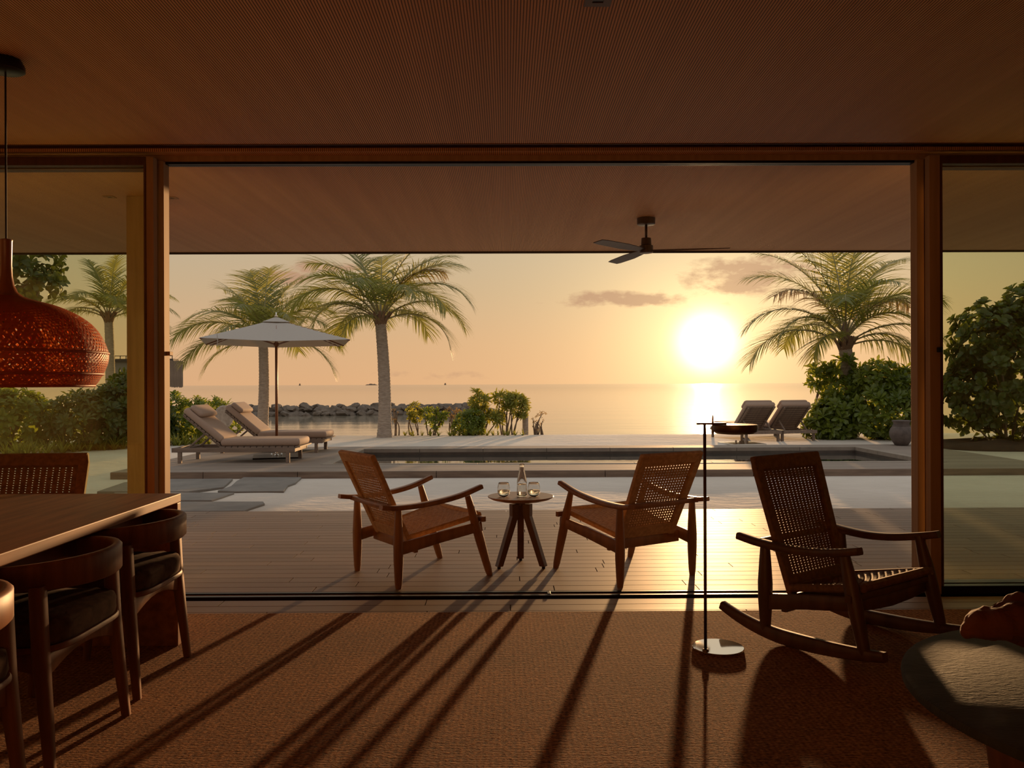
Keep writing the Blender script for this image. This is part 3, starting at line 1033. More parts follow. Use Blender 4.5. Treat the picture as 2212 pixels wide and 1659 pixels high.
# ------------------------------------------------------------------ small round table with bottle and glasses
def build_side_table():
    e = empty('side_table', (.099, 5.80, 0), 0, 'small round table on three splayed legs between the lounge chairs', 'table')
    MB().lathe([(.150, .459), (.205, .472), (.230, .485), (.233, .490), (.230, .493)], 48).build('tabletop', 'teak_chair', e, angle=40)
    MB().lathe([(.035, .425), (.035, .462)], 20).build('column', 'dark_teak', e, angle=40)
    for k, a in enumerate((R(-150), R(-30), R(90))):
        c, s = math.cos(a), math.sin(a)
        d = Vector((c, s, 0))
        p = [d * .030 + Vector((0, 0, .44)), d * .045 + Vector((0, 0, .36)), d * .186 + Vector((0, 0, .018))]
        side = Vector((-s, c, 0))
        rings = []
        for q, (w, dp) in zip(((.052, .44), (.056, .355), (.178, .016)), ((.046, .060), (.046, .050), (.046, .042))):
            o = d * q[0] + Vector((0, 0, q[1]))
            rings.append([o - side * w / 2 - d * dp / 2, o + side * w / 2 - d * dp / 2, o + side * w / 2 + d * dp / 2, o - side * w / 2 + d * dp / 2])
        MB().quad_ring(rings).build('leg', 'dark_teak', e, bevel=.003)
        MB().lathe([(.012, 0), (.012, .018)], 12, tuple(d * .178)).build('glide', 'black_metal', e)
    # bottle
    b = empty('water_bottle', (.107, 5.765, .4932), 0, 'clear glass bottle half filled with water on the small round table', 'bottle')
    outer = [(.030, 0), (.0345, .003), (.0355, .02), (.0355, .085), (.034, .110), (.028, .145), (.020, .185), (.016, .205), (.016, .212), (.0185, .215), (.0185, .226), (.0165, .228)]
    inner = [(.0145, .226), (.0138, .205), (.018, .183), (.0258, .143), (.0318, .108), (.0332, .085), (.0332, .02), (.030, .008)]
    MB().lathe(outer + inner, 40).build('glass_body', 'clear_glass', b, smooth=True)
    MB().lathe([(.0295, .0088), (.0328, .02), (.0328, .084), (.0327, .087)], 36).build('water', 'drinking_water', b, smooth=True)
    for x, lab in ((-.021, 'stemless glass of water left of the bottle'), (.190, 'stemless glass of water right of the bottle')):
        g = empty('drinking_glass', (x, 5.77, .4932), 0, lab, 'glass', 'stemless glasses on the small round table')
        outer = [(.018, 0), (.030, .006), (.040, .020), (.0445, .040), (.043, .062), (.038, .085), (.0355, .096), (.0345, .097)]
        inner = [(.0340, .096), (.0366, .084), (.0415, .062), (.043, .040), (.0385, .021), (.029, .0095), (.016, .006)]
        MB().lathe(outer + inner, 40).build('glass_body', 'clear_glass', g, smooth=True)
        MB().lathe([(.016, .0066), (.0288, .0100), (.0382, .0215), (.0426, .040), (.0425, .043)], 36).build('water', 'drinking_water', g, smooth=True)


build_side_table()


# ------------------------------------------------------------------ stone coffee table and driftwood
def build_stone_table():
    e = empty('stone_table', (1.88, 2.26, .012), 0, 'low round table with dark slate top in the near right corner', 'table')
    MB().lathe([(.66, .353), (.705, .355), (.718, .362), (.72, .375), (.717, .386), (.708, .390)], 72).build('stone_top', 'slate', e, angle=40)
    for a in (R(188), R(308), R(68)):
        MB().lathe([(.11, 0), (.14, .01), (.175, .12), (.19, .26), (.19, .353)], 32, (.38 * math.cos(a), .38 * math.sin(a), 0)).build('drum_leg', 'chair_wood', e, angle=40)
    # driftwood: a gnarled root with arms
    m = bpy.data.meshes.new('driftwood')
    pts = [((0, 0, .06), .07), ((-.12, .02, .08), .062), ((-.235, .04, .085), .050), ((-.33, .05, .072), .030), ((-.36, .05, .065), .010),
           ((-.02, .02, .15), .066), ((-.03, .03, .22), .05), ((-.02, .04, .28), .03),
           ((-.03, -.14, .06), .062), ((-.01, -.26, .055), .05), ((.03, -.36, .05), .03), ((.15, .04, .07), .06), ((.28, .05, .09), .04),
           ((-.215, .05, .125), .022)]
    ed = [(0, 1), (1, 2), (2, 3), (3, 4), (0, 5), (5, 6), (6, 7), (0, 8), (8, 9), (9, 10), (0, 11), (11, 12), (2, 13)]
    m.from_pydata([p for p, r in pts], ed, [])
    o = bpy.data.objects.new('driftwood', m)
    col.objects.link(o)
    o.location = (1.90, 2.44, .402)
    o.scale = (1.45, 1.4, 1.75)
    sk = o.modifiers.new('skin', 'SKIN')
    for v, (p, r) in zip(m.skin_vertices[0].data, pts):
        v.radius = (r, r * .85)
    m.skin_vertices[0].data[0].use_root = True
    o.modifiers.new('sub', 'SUBSURF').levels = 3
    o.modifiers['sub'].render_levels = 3
    tx = bpy.data.textures.new('gnarl', 'CLOUDS')
    tx.noise_scale = .07
    dm_ = o.modifiers.new('gnarl', 'DISPLACE')
    dm_.texture = tx
    dm_.strength = .045
    dm_.mid_level = .55
    dm_.texture_coords = 'LOCAL'
    m.materials.append(MATS['driftwood_red'])
    tag(o, 'gnarled red-brown driftwood root lying on the slate table', 'driftwood')


build_stone_table()


# ------------------------------------------------------------------ ceiling fan
def build_fan():
    e = empty('ceiling_fan', (1.19, 6.97, 2.68), 0, 'three-bladed ceiling fan hanging from the terrace soffit', 'ceiling fan')
    MB().lathe([(.068, -.058), (.076, -.052), (.076, 0)], 32).build('canopy', 'fan_metal', e, angle=40)
    MB().tube([(0, 0, -.056), (0, 0, -.175)], .011, 12).build('downrod', 'fan_metal', e, smooth=True)
    MB().lathe([(.03, -.300), (.056, -.296), (.058, -.235), (.044, -.228), (.040, -.170), (.012, -.166)], 32).build('motor', 'fan_metal', e, angle=40)
    for a in (-12, 108, 228):
        rings = []
        for i in range(10):
            t = i / 9
            r = .04 + t * .645
            w = lerp(.055, .105, min(1, t * 2.2)) * (1 if t < .93 else .85)
            tw = R(lerp(18, 9, t))
            z = -.278 - .006 * t
            rings.append([Vector((r, y * w / 2 * math.cos(tw) - .012 * t, z + y * w / 2 * math.sin(tw) + dz)) for y, dz in ((-1, 0), (1, 0), (1, .006), (-1, .006))])
        b = MB().quad_ring(rings).build('blade', 'fan_metal', e, bevel=.002)
        b.rotation_euler = (0, 0, R(a))


build_fan()


# ------------------------------------------------------------------ sun loungers (local x: head at -, foot at +; y across)
def soft_box(x0, x1, y0, y1, z0, z1, r=.03):
    """cushion: rounded block"""
    rings = []
    n = 6
    prof = []
    for i in range(n + 1):
        a = -math.pi / 2 + math.pi * i / n
        prof.append((math.cos(a), math.sin(a)))
    for c, s in [(0, -1)] + prof + [(0, 1)]:
        k = r * (1 - c)
        zz = (z0 + z1) / 2 + s * (z1 - z0) / 2
        if (c, s) in ((0, -1), (0, 1)):
            k = r * 1.0 + .04
        rr = r * 1.2
        ring = []
        for cx, cy, a0 in ((x1, y1, 0), (x0, y1, 90), (x0, y0, 180), (x1, y0, 270)):
            for j in range(5):
                a = R(a0 + 22.5 * j)
                sx = -1 if cx == x1 else 1
                sy = -1 if cy == y1 else 1
                ring.append((cx + sx * (k + rr) + rr * math.cos(a), cy + sy * (k + rr) + rr * math.sin(a), zz))
        rings.append(ring)
    return MB().quad_ring(rings)


def sun_lounger(loc, rz, label):
    e = empty('sun_lounger', loc, rz, label, 'sun lounger', 'cushioned teak sun loungers')
    W = 'weathered_teak'
    for y in (-.40, .40):
        MB().box((-.05, y, .215), (2.02, .045, .075)).build('side_rail', W, e, bevel=.004)
        for x in (-.93, .84):
            MB().box((x, y - math.copysign(.045, y) * (0 if x > 0 else 0), .10), (.06, .05, .20)).build('leg', W, e, bevel=.003)
    for x in (-1.04, .955):
        MB().box((x + (.0 if x < 0 else -.02), 0, .215), (.04, .76, .07)).build('end_rail', W, e, bevel=.004)
    me = MB().box((0, 0, 0), (.085, .80, .020)).mesh('seat_slat', W)
    for i in range(13):
        inst('seat_slat', me, e, (-.24 + i * .103, 0, .262))
    # reclined back
    ang = R(40)
    hx, hz = -.285, .275
    b = empty('backrest', (hx, 0, hz))
    b.parent = e
    b.rotation_euler = (0, ang, 0)
    for y in (-.32, .32):
        MB().box((-.39, y, -.005), (.80, .04, .035)).build('back_rail', W, b, bevel=.003)
    me = MB().box((0, 0, 0), (.06, .74, .016)).mesh('back_slat', W)
    for i in range(10):
        inst('back_slat', me, b, (-.05 - i * .080, 0, .020))
    soft_box(-.84, -.03, -.37, .37, .030, .145).build('back_cushion', 'cushion', b, smooth=True)
    soft_box(-.80, -.54, -.355, .355, .145, .235, .04).build('headrest', 'cushion', b, smooth=True)
    for y in (-.28, .28):
        MB().beam([(hx - .35 * math.cos(ang), y, hz + .35 * math.sin(ang) - .02), (hx - .56, y, .235)], .03, .03, up=Vector((0, 1, 0))).build('prop', W, e)
    MB().box((hx - .56, 0, .235), (.03, .72, .03)).build('prop_bar', W, e)
    soft_box(-.285, 1.02, -.37, .37, .275, .395).build('seat_cushion', 'cushion', e, smooth=True)
    return e


L1 = sun_lounger((-4.43, 13.96, 0), 0, 'cushioned sun lounger on the deck in front of the parasol pole')
copy_tree(L1, None, (-4.43, 15.98, 0), 0, 'cushioned sun lounger on the deck behind the parasol pole')
copy_tree(L1, None, (5.74, 19.94, -.075), R(101), 'sun lounger with its back to the pool, left one of the pair on the sand')
copy_tree(L1, None, (6.63, 20.11, -.075), R(101), 'sun lounger with its back to the pool, right one of the pair on the sand')


# ------------------------------------------------------------------ parasols
def build_parasol():
    e = empty('parasol', (-4.08, 14.66, 0), R(15.8), 'square pale canvas parasol with wooden pole between the loungers', 'parasol')
    MB().box((.0, 0, .012), (.80, .80, .024)).build('base_plate', 'black_metal', e, bevel=.004)
    MB().lathe([(.05, .024), (.05, .04), (.032, .05), (.030, .30), (.026, .31)], 20).build('pole_socket', 'polished_steel', e, angle=40)
    for k in range(4):
        a = R(45 + 90 * k)
        MB().lathe([(.016, .024), (.016, .055), (.008, .065)], 10, (.12 * math.cos(a), .12 * math.sin(a), 0)).build('bolt', 'polished_steel', e)
    MB().tube([(0, 0, .05), (0, 0, 2.46)], .024, 14).build('pole', 'pole_wood', e, smooth=True)
    H = 1.19
    zt, ze = 2.46, 2.03
    # canopy: four panels that sag between the ribs, as a thin cloth shell
    m = MB()
    N = 12
    grid = {}
    def cz(x, y):
        d = max(abs(x), abs(y)) / H
        q = min(abs(x), abs(y)) / max(1e-6, max(abs(x), abs(y)))
        return lerp(zt, ze, d ** .92) - .030 * (1 - q) * d + .012 * q * d
    for layer, dz in ((0, 0), (1, -.006)):
        for i in range(-N, N + 1):
            for j in range(-N, N + 1):
                x, y = H * i / N, H * j / N
                grid[layer, i, j] = len(m.v)
                m.v.append((x, y, cz(x, y) + dz))
    for i in range(-N, N):
        for j in range(-N, N):
            a = [grid[0, i, j], grid[0, i + 1, j], grid[0, i + 1, j + 1], grid[0, i, j + 1]]
            m.f.append(tuple(a))
            m.f.append(tuple(grid[1, p, q] for p, q in ((i, j + 1), (i + 1, j + 1), (i + 1, j), (i, j))))
    edge = [(i, -N) for i in range(-N, N)] + [(N, j) for j in range(-N, N)] + [(i, N) for i in range(N, -N, -1)] + [(-N, j) for j in range(N, -N, -1)]
    for (a, b), (c, d) in zip(edge, edge[1:] + edge[:1]):
        m.f.append((grid[0, c, d], grid[0, a, b], grid[1, a, b], grid[1, c, d]))
    m.build('canopy', 'canopy_cloth', e, angle=20)
    m = MB()
    h = .23
    m.v = [(-h, -h, 2.388), (h, -h, 2.388), (h, h, 2.388), (-h, h, 2.388), (0, 0, 2.492), (-h, -h, 2.382), (h, -h, 2.382), (h, h, 2.382), (-h, h, 2.382), (0, 0, 2.485)]
    m.f = [(0, 1, 4), (1, 2, 4), (2, 3, 4), (3, 0, 4), (6, 5, 9), (7, 6, 9), (8, 7, 9), (5, 8, 9), (0, 5, 6, 1), (1, 6, 7, 2), (2, 7, 8, 3), (3, 8, 5, 0)]
    m.build('vent_cap', 'canopy_cloth', e)
    MB().lathe([(.03, 2.495), (.03, 2.51), (.012, 2.52), (.012, 2.56), (.006, 2.57)], 12).build('finial', 'polished_steel', e, angle=40)
    MB().lathe([(.045, 1.97), (.045, 2.03)], 16).build('hub', 'pole_wood', e)
    for k in range(8):
        a = R(45 * k)
        L_ = H * (1.40 if k % 2 else .99)
        c, s = math.cos(a), math.sin(a)
        r = MB().tube([(c * .03, s * .03, 2.425), (c * L_, s * L_, cz(c * L_ * .999, s * L_ * .999) - .022)], .011, 6).build('rib', 'pole_wood', e)
        MB().tube([(c * .04, s * .04, 2.0), (c * L_ * .5, s * L_ * .5, cz(c * L_ * .5, s * L_ * .5) - .03)], .009, 6).build('strut', 'pole_wood', e)
    MB().tube([(-.92, -1.19, 2.10), (-.91, -1.20, 2.0), (-.915, -1.195, 1.90)], .006, 6).build('tie_cord', 'canopy_cloth', e)
    # spare base on the sand
    b = empty('parasol_stand', (5.25, 18.35, sand_z(5.25, 18.35) + .0), R(12), 'bare parasol base plate with socket on the sand by the far loungers', 'parasol base')
    MB().box((0, 0, .012), (.78, .78, .024)).build('base_plate', 'polished_steel', b, bevel=.003)
    MB().lathe([(.045, .024), (.045, .04), (.028, .05), (.026, .42), (.02, .43)], 16).build('socket', 'lamp_metal', b, angle=40)
    for k in range(4):
        a = R(45 + 90 * k)
        MB().lathe([(.018, .024), (.018, .07), (.008, .08)], 10, (.13 * math.cos(a), .13 * math.sin(a), 0)).build('bolt', 'lamp_metal', b)


build_parasol()

# ------------------------------------------------------------------ pot, posts, breakwater, villa, islets
pot = empty('clay_pot', (8.04, 16.72, 0), 0, 'round-bellied grey clay pot at the far corner of the pool deck', 'pot')
MB().lathe([(.10, 0), (.125, .005), (.185, .10), (.225, .20), (.228, .27), (.205, .34), (.165, .395), (.150, .42), (.150, .455), (.175, .49), (.178, .505), (.165, .51), (.14, .50),
            (.130, .45), (.135, .42), (.19, .33), (.21, .25), (.17, .11), (.10, .03)], 40).build('body', 'pot_clay', pot, smooth=True)
for z, r in ((.425, .152), (.400, .166)):
    MB().lathe([(r + .006 * math.cos(a), z + .006 * math.sin(a)) for a in [2 * math.pi * i / 6 for i in range(6)]], 40, close=True).build('moulded_ring', 'pot_clay', pot, smooth=True)

MB_post = MB().lathe([(.075, 0), (.083, .03), (.080, .28), (.083, .60), (.078, .64), (.05, .655)], 18)
tag(MB_post.build('wooden_post', 'palm_trunk', angle=40, loc=(.521, 22.6, sand_z(.521, 22.6) - .03)), 'short round wooden post in the sand among the shrubs', 'post')
rd = MB().lathe([(.03, -.04), (.24, -.035), (.27, 0), (.24, .035), (.03, .04)], 28)
o = rd.build('driftwood_disc', 'palm_trunk', angle=40, loc=(-6.50, 19.0, .55))
o.rotation_euler = (R(88), R(8), R(55))
tag(o, 'grey weathered wooden disc sign beside the small bush', 'disc')
tag(MB().tube([(-6.49, 19.0, -.12), (-6.50, 19.02, .32)], .03, 8).build('sign_stake', 'twig', smooth=True), 'short stake holding the grey wooden disc', 'stake')


def build_breakwater():
    rng = random.Random(11)
    mes = []
    for k in range(7):
        bm = MB()
        import bmesh
        b = bmesh.new()
        bmesh.ops.create_icosphere(b, subdivisions=2, radius=.5)
        for v in b.verts:
            n = noise.noise(v.co * 2.3 + Vector((k * 9, 0, 0)))
            v.co *= 1 + .55 * n
            v.co.z *= .78
        me = bpy.data.meshes.new('rock')
        b.to_mesh(me)
        b.free()
        me.materials.append(MATS['rock'])
        me.polygons.foreach_set('use_smooth', [True] * len(me.polygons))
        me.set_sharp_from_angle(angle=R(38))
        mes.append(me)
    e = empty('breakwater', (0, 0, 0), 0, 'long low breakwater of dark boulders in the sea', 'rock wall')
    MB().prism([(-20.3, 53.6), (-1.6, 56.6), (-1.6, 57.2), (-20.3, 54.2)][::1], -1.2, -.22).build('rubble_core', 'rock', e)
    x = -20.0
    while x < -1.2:
        t = (x + 20.0) / 18.8
        y = lerp(52.5, 56.0, t)
        rows = ((-.60, .75), (-.30, .3), (-.15, -.1)) if t < .95 else ((-.62, .8), (-.4, .2))
        for z, dy in rows:
            s = rng.uniform(.55, .86)
            inst('rock', rng.choice(mes), e, (x + rng.uniform(-.2, .2), y - dy + rng.uniform(-.1, .1), z - .05 + rng.uniform(-.06, .06)),
                 (rng.uniform(-.4, .4), rng.uniform(-.4, .4), rng.uniform(0, 6.28)), (s * 1.15, s, s * rng.uniform(.6, .9)))
        x += rng.uniform(.42, .60)
    for k in range(8):
        s = rng.uniform(.5, .8)
        inst('rock', rng.choice(mes), e, (-1.3 + k * .13, 55.6 - .1 * k, -.5 - .04 * k), (rng.uniform(-.4, .4), 0, rng.uniform(0, 6)), (s, s, s * .7))


build_breakwater()


def build_villa():
    e = empty('beach_villa', (-26.3, 61, -.72), 0, 'neighbouring flat-roofed grey villa with a reed screen, far left', 'building')
    MB().span(-2.6, 1.9, -.5, .2, 1.9, 3.75).build('wall', 'villa_wall', e)
    MB().span(-2.8, 2.0, -.7, .3, 3.75, 3.95).build('roof', 'villa_dark', e)
    for x in [-2.7 + .42 * i for i in range(12)]:
        MB().box((x, -.66, 4.05), (.05, .05, .22)).build('railing_post', 'villa_dark', e)
    MB().box((-.4, -.66, 4.16), (4.7, .06, .05)).build('handrail', 'villa_dark', e)
    me = MB().tube([(0, 0, 1.86), (0, 0, 3.80)], .045, 6).mesh('reed', 'reed')
    rng = random.Random(5)
    for i in range(14):
        inst('reed', me, e, (1.72 + i * .075, -.75 + rng.uniform(-.02, .02), rng.uniform(-.03, .03)))
    MB().span(1.7, 2.70, -.70, -.64, 1.9, 3.7).build('screen_backing', 'villa_dark', e)
    for x in (-2.3, 0.0, 1.0):
        for y in (-.3, .1):
            MB().tube([(x, y, -1), (x, y, 1.9)], .12, 8).build('stilt', 'villa_dark', e)
    for x, w, h, y, lab in ((-408, 36, 4.5, 2500, 'low dark islet on the horizon just left of the tall palm trunk'), (-625, 5, 6, 2500, 'tiny boat-like speck on the horizon right of the parasol pole'),
                            (-185, 6, 6, 2500, 'tiny boat-like speck on the horizon above the leafy shrubs')):
        m = MB()
        rings = []
        for i in range(9):
            t = i / 8
            hh = h * (.25 + .75 * math.sin(math.pi * t)) * (1 + .25 * math.sin(i * 2.3))
            xx = (t - .5) * w
            rings.append([Vector((xx, -6, 0)), Vector((xx, 6, 0)), Vector((xx, 2, hh)), Vector((xx, -2, hh))])
        tag(m.quad_ring(rings).build('islet', 'islet', loc=(x, y, -.75)), lab, 'islet')


build_villa()


# ------------------------------------------------------------------ palms
def frond_mesh(rng, L, e0, curl, az, width=.46, mat='palm_leaf', nl=54, droop=.7, tangle=0.0):
    """one pinnate frond from the origin; returns leaf and rib MB"""
    m = MB()
    rib = MB()
    n = 26
    p = Vector((0, 0, 0))
    pts = [p.copy()]
    dirs = []
    yaw_drift = rng.uniform(-.25, .25)
    for i in range(n):
        t = (i + .5) / n
        el = e0 - curl * (t ** 1.35)
        a = az + yaw_drift * t
        d = Vector((math.cos(el) * math.cos(a), math.cos(el) * math.sin(a), math.sin(el)))
        dirs.append(d)
        p = p + d * (L / n)
        pts.append(p.copy())
    rib.tube(pts, [lerp(.024, .004, i / n) for i in range(n + 1)], 5)

    def at(t):
        x = t * n
        i = min(int(x), n - 1)
        return pts[i].lerp(pts[i + 1], x - i), dirs[i]
    roll = rng.uniform(-.35, .35)
    for k in range(nl):
        t = .13 + .87 * (k + .5) / nl
        o, d = at(t)
        side = d.cross(Vector((0, 0, 1)))
        side = side.normalized() if side.length > .05 else Vector((1, 0, 0))
        side = (Matrix.Rotation(roll, 3, d) @ side).normalized()
        up = side.cross(d).normalized()
        ll = width * (.45 + .95 * math.sin(math.pi * min(1, (t * .86 + .10)))) * rng.uniform(.88, 1.08)
        if t > .9:
            ll *= .8
        for s in (-1, 1):
            if rng.random() < .06:
                continue
            lean = lerp(.45, 1.25, t) + rng.uniform(-.2, .2)
            q = (side * s + d * lean + up * .28).normalized()
            if tangle:
                q = (q + Vector((rng.uniform(-1, 1), rng.uniform(-1, 1), rng.uniform(-1, .3))) * tangle).normalized()
            w = .0118 * (1 + .3 * math.sin(math.pi * t))
            wd = q.cross(up).normalized()
            base = len(m.v)
            c = o.copy()
            g = droop * rng.uniform(.7, 1.3)
            seg = 4
            for i in range(seg + 1):
                f = i / seg
                ww = w * (1 - f ** 1.8) + .0015
                m.v.append(tuple(c - wd * ww))
                m.v.append(tuple(c + wd * ww))
                q2 = (q + Vector((0, 0, -1)) * g * (f + .15)).normalized()
                c = c + q2 * (ll / seg)
            for i in range(seg):
                b = base + 2 * i
                m.f.append((b, b + 1, b + 3, b + 2))
    return m, rib


def palm(loc, height, r0, r1, lean, fronds, label, seed, boot=.28, mat='palm_leaf', leaf=.74):
    rng = random.Random(seed)
    e = empty('coconut_palm', loc, 0, label, 'palm tree', 'coconut palms')
    n = 150
    pts, rad = [], []
    for i in range(n + 1):
        t = i / n
        pts.append((lean[0] * t + .05 * math.sin(t * 3.0), lean[1] * t, height * t))
        ringw = .085 * ((t * height / .085 + .12 * math.sin(t * 40)) % 1.0)
        flare = .28 * math.exp(-t * height / .25)
        rad.append(lerp(r0, r1, t) * (1 + ringw + flare + rng.uniform(-.012, .012)))
    MB().tube(pts, rad, 16, up=Vector((0, 1, 0))).build('trunk', 'palm_trunk', e, angle=60)
    top = Vector(pts[-1])
    # leaf bases and fibre round the crown
    MB().tube([top - Vector((0, 0, .05)), top + Vector((0, 0, boot * .5)), top + Vector((0, 0, boot))], [r1 * 1.05, r1 * .8, r1 * .3], 10, up=Vector((0, 1, 0))).build('crown_shaft', 'palm_fibre', e, smooth=True)
    for k in range(12):
        a = k * 2.4
        d = Vector((math.cos(a), math.sin(a), 0))
        el = rng.uniform(.7, 1.25)
        f = MB().beam([top + d * r1 * .6 - Vector((0, 0, .18)), top + d * (r1 * 1.15) + Vector((0, 0, .02)), top + d * (r1 * 1.15 + .22 * math.cos(el)) + Vector((0, 0, .25))],
                      [.13, .10, .045], [.03, .03, .025], r=.4)
        f.build('leaf_base', 'palm_fibre', e, angle=50)
    for fr in fronds:
        az, e0, curl, L = fr[:4]
        kind = fr[4] if len(fr) > 4 else mat
        lf, rb = frond_mesh(rng, L, R(e0), R(curl), R(az), width=leaf * (L / 2.4) ** .5, droop=fr[5] if len(fr) > 5 else lerp(1.0, .55, max(0, min(1, (e0 - 30) / 50))), tangle=.12 if kind == 'palm_leaf_dry' else .03)
        d = Vector((math.cos(R(az)), math.sin(R(az)), 0)) * r1 * .7
        o = lf.build('frond', kind, e, loc=tuple(top + d + Vector((0, 0, .03 + max(0, (e0 - 25) / 60) * boot))))
        r = rb.build('midrib', 'palm_rib', o)
    return e


# azimuth 0 = right, 90 = out to sea, 180 = left, 270 = toward the house
palm((-3.14, 21.25, -.13), 3.02, .165, .135, (-.10, 0), [
    (-5, 56, 118, 2.75), (12, 40, 110, 2.55), (-18, 22, 108, 2.3, 'palm_leaf', .7), (185, 52, 112, 2.6), (172, 36, 100, 2.6), (200, 42, 130, 2.1, 'palm_leaf', .8),
    (235, 20, 105, 1.6, 'palm_leaf', .9), (95, 70, 60, 2.6), (40, 78, 60, 2.7), (140, 74, 55, 2.7), (165, 66, 75, 2.6), (25, 64, 75, 2.8), (300, 55, 110, 2.2), (255, 62, 105, 2.1),
    (330, 50, 115, 2.3), (100, 45, 110, 2.2), (60, 35, 110, 2.1), (215, 60, 95, 2.4), (350, 68, 70, 2.5), (20, 72, 90, 2.2, 'palm_leaf_dry', 1.1), (150, 30, 115, 2.0)],
     'tall coconut palm with smooth pale trunk right of the parasol', 21)
palm((-7.0, 23.6, -.25), 2.72, .155, .125, (.05, 0), [
    (183, 38, 92, 2.75), (192, 20, 85, 2.4), (170, 52, 95, 2.6), (215, 2, 75, 1.9, 'palm_leaf', .9), (-6, 12, 88, 2.4, 'palm_leaf', .7), (12, 30, 80, 2.3), (-15, 45, 85, 2.2), (95, 80, 40, 2.3),
    (60, 74, 50, 2.3), (120, 76, 45, 2.4), (20, 66, 60, 2.3), (150, 66, 60, 2.3), (265, 62, 90, 1.9), (310, 55, 100, 2.0), (80, 35, 100, 2.2), (240, 40, 110, 2.0), (5, 55, 85, 2.3),
    (45, 60, 70, 2.3), (135, 62, 66, 2.3)],
     'coconut palm standing behind the parasol', 22)
palm((8.55, 20.5, -.1), 2.28, .17, .15, (-.10, 0), [
    (184, 30, 100, 2.75, 'palm_leaf', .7), (176, 48, 105, 2.75), (168, 64, 80, 2.9), (150, 70, 60, 3.0), (95, 82, 40, 3.0), (60, 76, 50, 3.0), (30, 68, 65, 3.0), (10, 52, 85, 2.8),
    (-8, 34, 90, 2.6), (0, 18, 85, 2.3), (200, 46, 120, 2.2), (225, 30, 110, 1.7, 'palm_leaf', .9), (250, 58, 95, 2.2), (280, 66, 90, 2.2), (310, 48, 110, 2.1), (340, 58, 95, 2.5),
    (80, 45, 100, 2.4), (120, 40, 105, 2.4), (140, 78, 55, 2.9), (18, 60, 100, 2.4, 'palm_leaf_dry', 1.2), (330, 30, 110, 1.9), (190, 62, 95, 2.4, 'palm_leaf_dry', 1.0)],
     'coconut palm backlit by the sun, rising from the bush at right', 23, boot=.62)
palm((-12.5, 26.0, -.5), 3.85, .15, .12, (.0, 0), [
    (178, 48, 92, 2.2), (192, 30, 95, 1.9), (165, 35, 95, 2.1), (100, 78, 30, 2.1), (140, 74, 40, 2.1), (60, 70, 50, 2.0), (20, 40, 90, 2.2), (-10, 25, 90, 2.2), (0, 50, 85, 2.3),
    (40, 55, 80, 2.1), (260, 55, 100, 1.8), (300, 50, 105, 1.9), (225, 48, 105, 1.9), (80, 40, 100, 2.0)],
     'small coconut palm behind the hedge seen through the left glass', 24, leaf=.52)


# ------------------------------------------------------------------ shrubs
def leaf_quad(m, o, q, up, L, W, fold=.25, bend=.3):
    wd = q.cross(up)
    if wd.length < 1e-4:
        wd = Vector((1, 0, 0))
    wd.normalize()
    nn = wd.cross(q).normalized()
    b = len(m.v)
    prof = ((0, .10), (.45, .62), (.78, 1.0), (1.0, .25))
    for t, w in prof:
        c = o + q * L * t - nn * L * bend * t * t
        m.v += [tuple(c - wd * W * w / 2 + nn * W * fold * w), tuple(c), tuple(c + wd * W * w / 2 + nn * W * fold * w)]
    for i in range(3):
        r = b + 3 * i
        m.f += [(r, r + 1, r + 4, r + 3), (r + 1, r + 2, r + 5, r + 4)]


def rosette(m, rng, o, d, n, L, W):
    d = d.normalized()
    s = d.orthogonal().normalized()
    u = d.cross(s)
    for k in range(n):
        a = k * 2.399 + rng.uniform(-.3, .3)
        op = R(lerp(22, 82, (k + .5) / n))
        rad = s * math.cos(a) + u * math.sin(a)
        q = (d * math.cos(op) + rad * math.sin(op)).normalized()
        leaf_quad(m, o, q, d, L * rng.uniform(.75, 1.1), W * rng.uniform(.85, 1.1))


def shrub(name, loc, blobs, count, L, label, seed, mat='shrub_leaf', n=9, wr=.40, group=None, cat='shrub', stems=6, stem_mat='twig', up=.35):
    """blobs: list of (x,y,z, rx,ry,rz) relative to the base"""
    rng = random.Random(seed)
    e = empty(name, loc, 0, label, cat, group)
    m = MB()
    vols = [b[3] * b[4] + b[4] * b[5] + b[3] * b[5] for b in blobs]
    tot = sum(vols)
    tips = []
    for b, v in zip(blobs, vols):
        for i in range(max(3, int(count * v / tot))):
            d = Vector((rng.gauss(0, 1), rng.gauss(0, 1), rng.gauss(0, 1))).normalized()
            rr = rng.uniform(.55, 1.0) ** .5
            rr *= 1 + .22 * noise.noise(d * 1.7 + Vector((seed, b[0], 0)))
            p = Vector((b[0] + d.x * b[3] * rr, b[1] + d.y * b[4] * rr, b[2] + d.z * b[5] * rr))
            if p.z < .02:
                continue
            nd = Vector((d.x / b[3], d.y / b[4], d.z / b[5])).normalized() + Vector((0, 0, up)) + Vector((rng.uniform(-.4, .4), rng.uniform(-.4, .4), rng.uniform(-.3, .3)))
            rosette(m, rng, p, nd, n, L * rng.uniform(.8, 1.15), L * wr)
            tips.append(p)
    f = m.build('foliage', mat, e, smooth=True)
    f['kind'] = 'stuff'
    for k in range(stems):
        t = tips[rng.randrange(len(tips))]
        bz = Vector((rng.uniform(-.12, .12) + t.x * .25, rng.uniform(-.12, .12) + t.y * .25, -.05))
        mid = bz.lerp(t, .55) + Vector((rng.uniform(-.08, .08), rng.uniform(-.08, .08), .06))
        MB().tube(smooth_path([bz, mid, t], 4), [lerp(.022, .008, i / 8) for i in range(9)], 6).build('stem', stem_mat, e, smooth=True)
    return e


